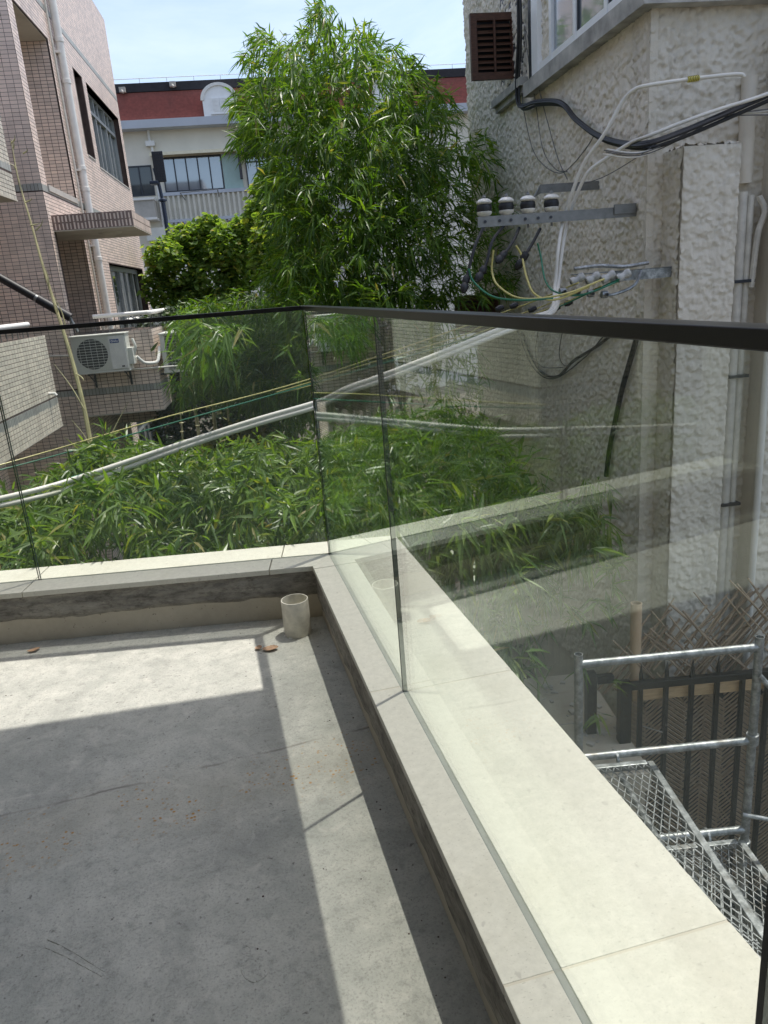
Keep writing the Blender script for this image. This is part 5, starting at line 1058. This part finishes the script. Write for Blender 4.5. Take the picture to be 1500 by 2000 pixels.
# --- tall bamboo clump in the middle
bc = thing('tall_bamboo', 'tall dense green bamboo clump in the centre, rising above the handrail against the sky', 'bamboo')
r = np.random.default_rng(21)
# the crown is built from tiers: arching branch plumes leaving the culms, each plume dressed with leaf fans
tiers = [  # (u, v of plume tip region centre, half width px, half height px)
 (632, 30, 30, 30), (600, 95, 55, 42), (515, 95, 40, 34), (690, 90, 55, 40), (745, 130, 70, 45), (560, 150, 60, 40), (500, 195, 45, 34), (640, 170, 85, 55), (810, 190, 55, 50), (555, 235, 80, 52), (700, 245, 95, 60), (850, 250, 62, 50), (500, 265, 38, 34), (900, 285, 62, 32), (620, 320, 95, 62), (780, 320, 95, 62), (925, 330, 55, 28), (560, 380, 48, 50), (700, 400, 105, 65), (860, 385, 80, 55), (590, 455, 62, 60), (765, 470, 105, 62), (905, 430, 65, 42), (560, 520, 45, 48), (660, 530, 85, 60), (850, 520, 90, 60), (950, 500, 52, 42), (620, 590, 75, 40), (760, 590, 100, 45), (900, 560, 50, 35), (975, 555, 26, 22), (548, 330, 28, 40), (700, 650, 150, 50), (640, 700, 60, 60), (960, 400, 25, 20)]
C_, A_ = [], []
for (u, v, hw, hh) in tiers:
    n = int(hw * hh * (.033 if u < 840 else .013)) + 8; a = r.uniform(0, 2 * math.pi, n); q = np.sqrt(r.uniform(0, 1, n)) ; depth = 6.9 + .003 * 0
    uu = u + hw * q * np.cos(a); vv = v + hh * q * np.sin(a) + .25 * hh * (q * np.cos(a)) ** 2
    cx = 700; thick = .95 * math.sqrt(max(.08, 1 - ((u - cx) / 320) ** 2)); tt = depth + r.normal(0, thick * .55, n)
    C_.append(to_world(uu, vv, tt)); ctr = to_world(np.array([690.]), np.array([v + 40.]), np.array([depth]))[0]
    ax = C_[-1] - ctr; ax[:, 2] *= .4; ax /= (np.linalg.norm(ax, axis=1, keepdims=True) + .3); ax += r.normal(0, .35, ax.shape); ax[:, 2] -= .18
    A_.append(ax)
C_ = np.concatenate(C_); A_ = np.concatenate(A_)
# thin the filled inside so that gaps and dark hollows show
foliage(bc, sprays(C_, A_, r, (5, 9), (.085, .185), (.10, .145), .85, .42), 'leaf', singles=280)
dk = to_world(r.uniform(560, 880, 800), r.uniform(190, 760, 800), 7.5 + r.normal(0, .35, 800)); uu = 0
foliage(bc, sprays(dk, r.normal(0, 1, dk.shape) - np.array([0, 0, .4]), r, (5, 9), (.12, .2), (.11, .14), .9, .4), 'leaf', 'inner_foliage')
base = to_world(np.array([715.]), np.array([700.]), np.array([7.2]))[0]
for k in range(22):
    u = r.uniform(570, 810); v = 90 + abs(u - 640) * 1.1 + r.uniform(0, 170); tip = to_world(np.array([u]), np.array([v]), np.array([r.normal(6.95, .3)]))[0]; b0 = np.array([base[0] + r.normal(0, .28), base[1] + r.normal(0, .28), GZ])
    mid = (b0 * .45 + tip * .55); mid[:2] = b0[:2] * .75 + tip[:2] * .25; mb = MB(); mb.tube(smooth_path([b0, mid, tip], 8), list(np.linspace(.017, .003, 17)), 6); mb.obj('culm', 'green_culm', bc, True)
mb = MB(); idx = r.choice(len(C_), 700, False)
for i in idx:
    p = C_[i]; inn = base + np.array([(p[0] - base[0]) * .35, (p[1] - base[1]) * .35, 0]); q = np.array([p[0] * .6 + inn[0] * .4, p[1] * .6 + inn[1] * .4, p[2] - r.uniform(0, .22)]); mb.tube([q, (p + q) / 2 + ZV * .03, p], .0025, 4, cap=False)
mb.obj('twigs', 'green_culm', bc)['kind'] = 'stuff'
# --- low bamboo hedge just beyond the back parapet
bh = thing('bamboo_hedge', 'low bushy bamboo hedge crowding against the outside of the back parapet, beneath the white conduits', 'hedge')
sil = np.array([(-300, 985), (0, 965), (60, 945), (120, 905), (170, 872), (240, 850), (310, 862), (380, 884), (440, 868), (520, 850), (600, 862), (660, 845), (740, 822), (820, 800), (900, 800), (960, 826), (1030, 858), (1090, 885), (1140, 935), (1190, 990), (1250, 1060), (1300, 1120)])
def hedge_pts(n, dlo, dhi):
    """mound surface: for each plan position the top follows a rounded profile"""
    out = []
    x = r.uniform(-3.3, 1.6, n); y = r.uniform(.30, 3.1, n)
    keep = ~((x > .9) & (y > 2.2)); x, y = x[keep], y[keep]
    # local top height from the silhouette, reached at the far side of the mound
    far = np.stack([x, y, np.zeros_like(y)], 1); dd = far - CAM; zc = dd @ FW; u = 750 + F_PX * (dd @ RT) / zc
    vs = np.interp(u, sil[:, 0], sil[:, 1]); qy = np.stack([(u - 750) / F_PX, -(vs - 1000) / F_PX], 1); dr_ = FW[None] + RT[None] * qy[:, :1] + UP[None] * qy[:, 1:]
    tt = (y - CAM[1]) / dr_[:, 1]; ztop = CAM[2] + tt * dr_[:, 2]
    near = np.clip((y - .25) / 2.3, 0, 1); z = ztop - .02 - (1 - near) ** 2.0 * .38 - r.exponential(.21, len(x)) ; bump_ = .09 * np.sin(x * 5.1 + 1) * np.sin(y * 4.3) + .05 * np.sin(x * 11 + y * 7)
    z = np.minimum(z + bump_ * (1 - near * .6), ztop + .02)
    return np.stack([x, y, np.maximum(z, -2.0)], 1)
def clear_parapet(P):
    d_ = P @ NB; dx = P[:, 0]
    return P[((d_ > WO2 + .10)) ]
Hc = clear_parapet(hedge_pts(4300, 0, 0)); ax = r.normal(0, .55, Hc.shape) + np.array([-.12, -.38, -.02])
foliage(bh, sprays(Hc, ax, r, (4, 8), (.09, .18), (.12, .17), .8, .45), 'leaf_hedge', singles=290)
# front skirt hanging down behind the coping
n = 1200; x = r.uniform(-3.2, .95, n); sk = np.stack([x, np.zeros(n), r.uniform(-1.2, .0, n)], 1); yb = (WO2 + .12 + r.exponential(.10, n) - NB[0] * x) / NB[1]; sk[:, 1] = yb; sk = sk[~((sk[:, 0] < WO + .16) & (sk[:, 1] < .12))]
foliage(bh, sprays(sk, r.normal(0, .5, sk.shape) + np.array([0, -.25, -.55]), r, (4, 7), (.10, .17), (.12, .165), .7, .4), 'leaf_hedge', 'lower_foliage')
mb = MB()
for k in range(170):
    x, y = r.uniform(-3, 1.3), r.uniform(.55, 2.6); top = np.array([x + r.normal(0, .15), y + r.normal(0, .12), r.uniform(-.5, .1)])
    if top @ NB < WO2 + .2: continue
    mb.tube([np.array([x, y, GZ]), np.array([x, y, -1.2]), top], [.009, .007, .003], 5, cap=False)
mb.obj('stems', 'green_culm', bh)['kind'] = 'stuff'
# leaf tufts reaching over beside the right parapet
tp_ = []
for (u, v, t) in ((1040, 1000, 4.4), (1090, 1020, 4.4), (1130, 990, 4.5), (1165, 1015, 4.5), (1010, 1040, 4.3), (1060, 1060, 4.3), (1120, 1060, 4.5), (1040, 1120, 4.3), (980, 1060, 4.1), (930, 1070, 4.0), (1160, 960, 4.7), (1180, 1060, 4.7), (880, 1050, 4.0)): tp_.append(to_world(u + r.normal(0, 15, 16), v + r.normal(0, 12, 16), t + r.normal(0, .12, 16)))
tp_ = np.concatenate(tp_); tp_ = tp_[(tp_[:, 0] > WO + .1) | (tp_ @ NB > WO2 + .12)]
foliage(bh, sprays(tp_, r.normal(0, .4, tp_.shape) + np.array([.1, -.1, -.5]), r, (4, 7), (.10, .17), (.12, .16), .7, .4), 'leaf_hedge', 'side_foliage')
# --- second, arching bamboo clump left of centre
b2 = thing('arching_bamboo', 'arching bamboo clump with bare pale lower stems, behind the hedge, near the air conditioners', 'bamboo')
poly = [(352, 650), (348, 618), (372, 600), (400, 592), (460, 585), (560, 590), (640, 600), (640, 800), (560, 840), (500, 830), (450, 800), (420, 740), (385, 755), (352, 775), (345, 735), (372, 700), (358, 680)]
nc = 150; uc = r.uniform(330, 640, nc); vc = r.uniform(580, 850, nc); kc = in_poly(uc, vc, poly); uc, vc = uc[kc], vc[kc]; tc_ = r.normal(7.4, .55, len(uc)) + (uc - 330) * .004; m_ = 24
u = np.repeat(uc, m_) + r.normal(0, 15, len(uc) * m_); v = np.repeat(vc, m_) + r.normal(0, 13, len(uc) * m_) + .012 * (u - np.repeat(uc, m_)) ** 2; k_ = u > 342; u, v, tt = u[k_], v[k_], (np.repeat(tc_, m_) + r.normal(0, .12, len(uc) * m_))[k_]; C2 = to_world(u, v, tt)
ax = r.normal(0, .55, C2.shape) + np.array([-.3, -.25, -.38])
foliage(b2, sprays(C2, ax, r, (4, 7), (.09, .18), (.105, .145), .85, .45), 'leaf', singles=200)
for k, (u0, v0, u1, v1) in enumerate(((412, 742, 424, 880), (376, 760, 392, 876), (436, 700, 450, 860), (352, 800, 358, 870))):
    p1 = at(u0, v0, 8.6); p0 = at(u1, v1, 8.6); p0 = p1 + (p0 - p1) * 2.2; mb = MB(); mb.tube([p0, p1, p1 + ZV * .6 + RV * .1], [.026, .018, .01] if k < 2 else [.014, .01, .006], 8, cap=False); c_ = mb.obj('culm', 'culm', b2, True)
    mb = MB()
    for j in range(9): q = p0 + (p1 - p0) * (j + .5) / 9; mb.lathe(q, [(.02, -.006), (.028, 0), (.02, .006)], 8)
    mb.obj('nodes', 'culm', c_)
nt_ = np.concatenate([to_world(u_ + r.normal(0, 16, 12), v_ + r.normal(0, 12, 12), t_ + r.normal(0, .1, 12)) for u_, v_, t_ in ((392, 652, 4.0), (425, 668, 3.75), (452, 648, 3.9), (380, 684, 4.3), (368, 640, 4.0), (430, 640, 4.2))])
foliage(b2, sprays(nt_, r.normal(0, .5, nt_.shape) + np.array([-.1, -.2, -.4]), r, (3, 6), (.08, .15), (.11, .15), .8, .4), 'leaf', 'near_foliage')
# --- tall dry shoot in front of the tiled building
ds = thing('dry_bamboo_shoot', 'tall dry yellow bamboo shoot sticking up from the hedge before the tiled wall', 'bamboo shoot')
pts = [at(u, v, 4.9) for u, v in ((200, 985), (182, 895), (165, 800), (140, 700), (112, 610), (84, 520), (62, 440), (36, 350), (22, 275))]
mb = MB(); sp_ = smooth_path(pts, 6); mb.tube(sp_, list(np.linspace(.018, .003, len(sp_))), 7); mb.obj('stem', 'culm', ds, True)
for (u, v, du, dv) in ((128, 640, -22, -60), (95, 560, -12, -45), (70, 450, 14, -22), (50, 395, 12, -8), (30, 330, -14, -12), (22, 280, 6, -16), (165, 800, -60, -90), (60, 440, 18, -4), (148, 730, 16, 14), (180, 880, -40, -60), (45, 300, 8, -10), (26, 290, -6, -18), (112, 610, -10, -22)):
    a_, b_ = at(u, v, 4.88), at(u + du, v + dv, 4.85); mb = MB(); mb.tube(smooth_path([a_, (a_ + b_) / 2 + RV * .012, b_], 4), list(np.linspace(.006, .0012, 9)), 5, cap=False); mb.obj('twig', 'culm', ds, True)
ds2 = thing('dry_bamboo_shoot', 'short thin dry shoot slanting right, between the tall dry shoot and the arching bamboo', 'bamboo shoot')
mb = MB(); mb.tube(smooth_path([at(208, 880, 4.9), at(222, 840, 4.9), at(250, 786, 4.9)], 6), list(np.linspace(.006, .0015, 13)), 6); mb.tube([at(214, 865, 4.9), at(238, 850, 4.9)], .003, 5); mb.obj('stem', 'culm', ds2, True)
# --- spindly young bamboo seen through the right glass
yb_ = thing('young_bamboo', 'spindly young bamboo with sparse leaf tufts, through the glass near the stucco wall', 'bamboo')
cpt = []
for (u, v) in ((905, 660), (895, 690), (920, 700), (930, 720), (900, 750), (880, 770), (905, 790), (925, 755), (890, 720), (868, 800), (930, 740)): cpt.append(to_world(u + r.normal(0, 12, 7), v + r.normal(0, 8, 7), 5.3 + r.normal(0, .08, 7)))
cpt = np.concatenate(cpt); foliage(yb_, sprays(cpt, r.normal(0, .5, cpt.shape) + np.array([.1, 0, -.3]), r, (3, 6), (.07, .12), (.11, .14), .8, .4), 'leaf')
mb = MB(); mb.tube([at(872, 1000, 5.4), at(872, 860, 5.35), at(872, 650, 5.3)], [.012, .009, .004], 6); mb.obj('culm', 'green_culm', yb_, True)
# --- broad-leaved trees beyond
def crown(parent, blobs, depth, size, m, n_per, r, flat=.6):
    cen = []
    for (u, v, hu, hv) in blobs:
        n = int(n_per * hu * hv / 1000); a = r.normal(0, 1, (n, 3)); a /= np.linalg.norm(a, axis=1, keepdims=True); rr = (r.uniform(.55, 1.0, n) ** .6 * (1 + .3 * r.random(n) ** 4))[:, None]; s = depth / F_PX
        c0 = at(u, v, depth + r.normal(0, .4)); cen.append(c0 + a * rr * np.array([hu * s, hu * s, hv * s]))
    P = np.concatenate(cen); n = len(P); D = r.normal(0, 1, (n, 3)); D[:, 2] = -abs(D[:, 2]) * .4; Uq = np.tile([0.1, -.25, 1.0], (n, 1)) + r.normal(0, .45, (n, 3)); Ln = r.uniform(*size, n)
    return foliage(parent, (P, D, Uq, Ln, Ln * r.uniform(.75, 1.0, n), np.full(n, .15)), m)
pt = thing('plane_tree', 'broad-leaved light green tree between the pink tiled building and the bamboo clump', 'tree')
crown(pt, [(320, 500, 34, 30), (360, 470, 38, 30), (410, 440, 22, 24), (400, 470, 48, 40), (450, 480, 44, 40), (480, 450, 30, 30), (350, 530, 50, 40), (420, 540, 55, 45), (470, 530, 40, 45), (310, 560, 28, 40), (380, 590, 60, 30), (330, 480, 20, 18), (440, 590, 50, 28), (490, 500, 25, 40)], 17.0, (.09, .16), 'leaf_tree', 520, r)
tb0 = at(400, 560, 17.3); mb = MB(); mb.tube([np.array([tb0[0], tb0[1], GZ]), np.array([tb0[0] + .1, tb0[1], 0.])], [.2, .12], 10); mb.tube([np.array([tb0[0] + .1, tb0[1], -.1]), at(360, 490, 17.2)], [.1, .04], 8); mb.tube([np.array([tb0[0] + .1, tb0[1], -.1]), at(450, 480, 17.3)], [.1, .04], 8); mb.obj('trunk', 'bark', pt, True)
p2 = thing('plane_tree', 'darker broad-leaved tree half hidden behind the left edge of the tall bamboo clump', 'tree')
crown(p2, [(510, 380, 26, 30), (525, 350, 24, 20), (500, 430, 24, 40), (530, 450, 30, 50), (515, 500, 24, 50), (540, 400, 25, 35), (550, 560, 30, 40), (590, 480, 60, 90)], 14.5, (.09, .15), 'leaf_tree', 420, r)
tb0 = at(540, 560, 14.6); mb = MB(); mb.tube([np.array([tb0[0], tb0[1], GZ]), tb0], [.15, .07], 8); mb.obj('trunk', 'bark', p2, True)
p3 = thing('evergreen_shrub', 'dark evergreen shrub mass behind the bare stems of the arching bamboo', 'shrub')
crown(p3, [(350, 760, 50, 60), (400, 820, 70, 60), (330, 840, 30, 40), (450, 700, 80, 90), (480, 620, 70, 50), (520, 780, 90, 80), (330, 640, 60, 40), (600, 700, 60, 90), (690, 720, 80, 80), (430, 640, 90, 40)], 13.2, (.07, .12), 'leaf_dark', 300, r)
q3 = at(430, 800, 13.3); mb = MB(); mb.tube([np.array([q3[0], q3[1], GZ]), q3 + ZV * .5], [.1, .05], 8); mb.obj('trunk', 'bark', p3, True)
p4 = thing('yellow_green_shrub', 'small yellow-green shrub at the foot of the arching bamboo stems', 'shrub')
crown(p4, [(470, 840, 34, 18), (430, 870, 30, 20), (510, 850, 30, 18)], 7.6, (.05, .09), 'leaf_yellow', 420, r); q = at(470, 860, 7.6); mb = MB(); mb.tube([np.array([q[0], q[1], GZ]), q], [.03, .01], 6); mb.obj('stem', 'bark', p4, True)
p5 = thing('garden_undergrowth', 'dark leafy undergrowth filling the yard floor behind the hedge', 'undergrowth')
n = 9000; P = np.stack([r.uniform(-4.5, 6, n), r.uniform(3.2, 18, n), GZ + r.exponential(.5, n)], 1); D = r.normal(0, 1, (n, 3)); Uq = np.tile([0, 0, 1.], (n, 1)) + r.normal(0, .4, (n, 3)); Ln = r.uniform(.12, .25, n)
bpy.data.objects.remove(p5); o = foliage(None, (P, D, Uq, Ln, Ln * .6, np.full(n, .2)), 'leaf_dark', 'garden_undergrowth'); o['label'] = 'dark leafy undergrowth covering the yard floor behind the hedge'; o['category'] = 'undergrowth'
print('objects', len(bpy.data.objects), 'tris', sum(len(me.polygons) * 2 for me in bpy.data.meshes))
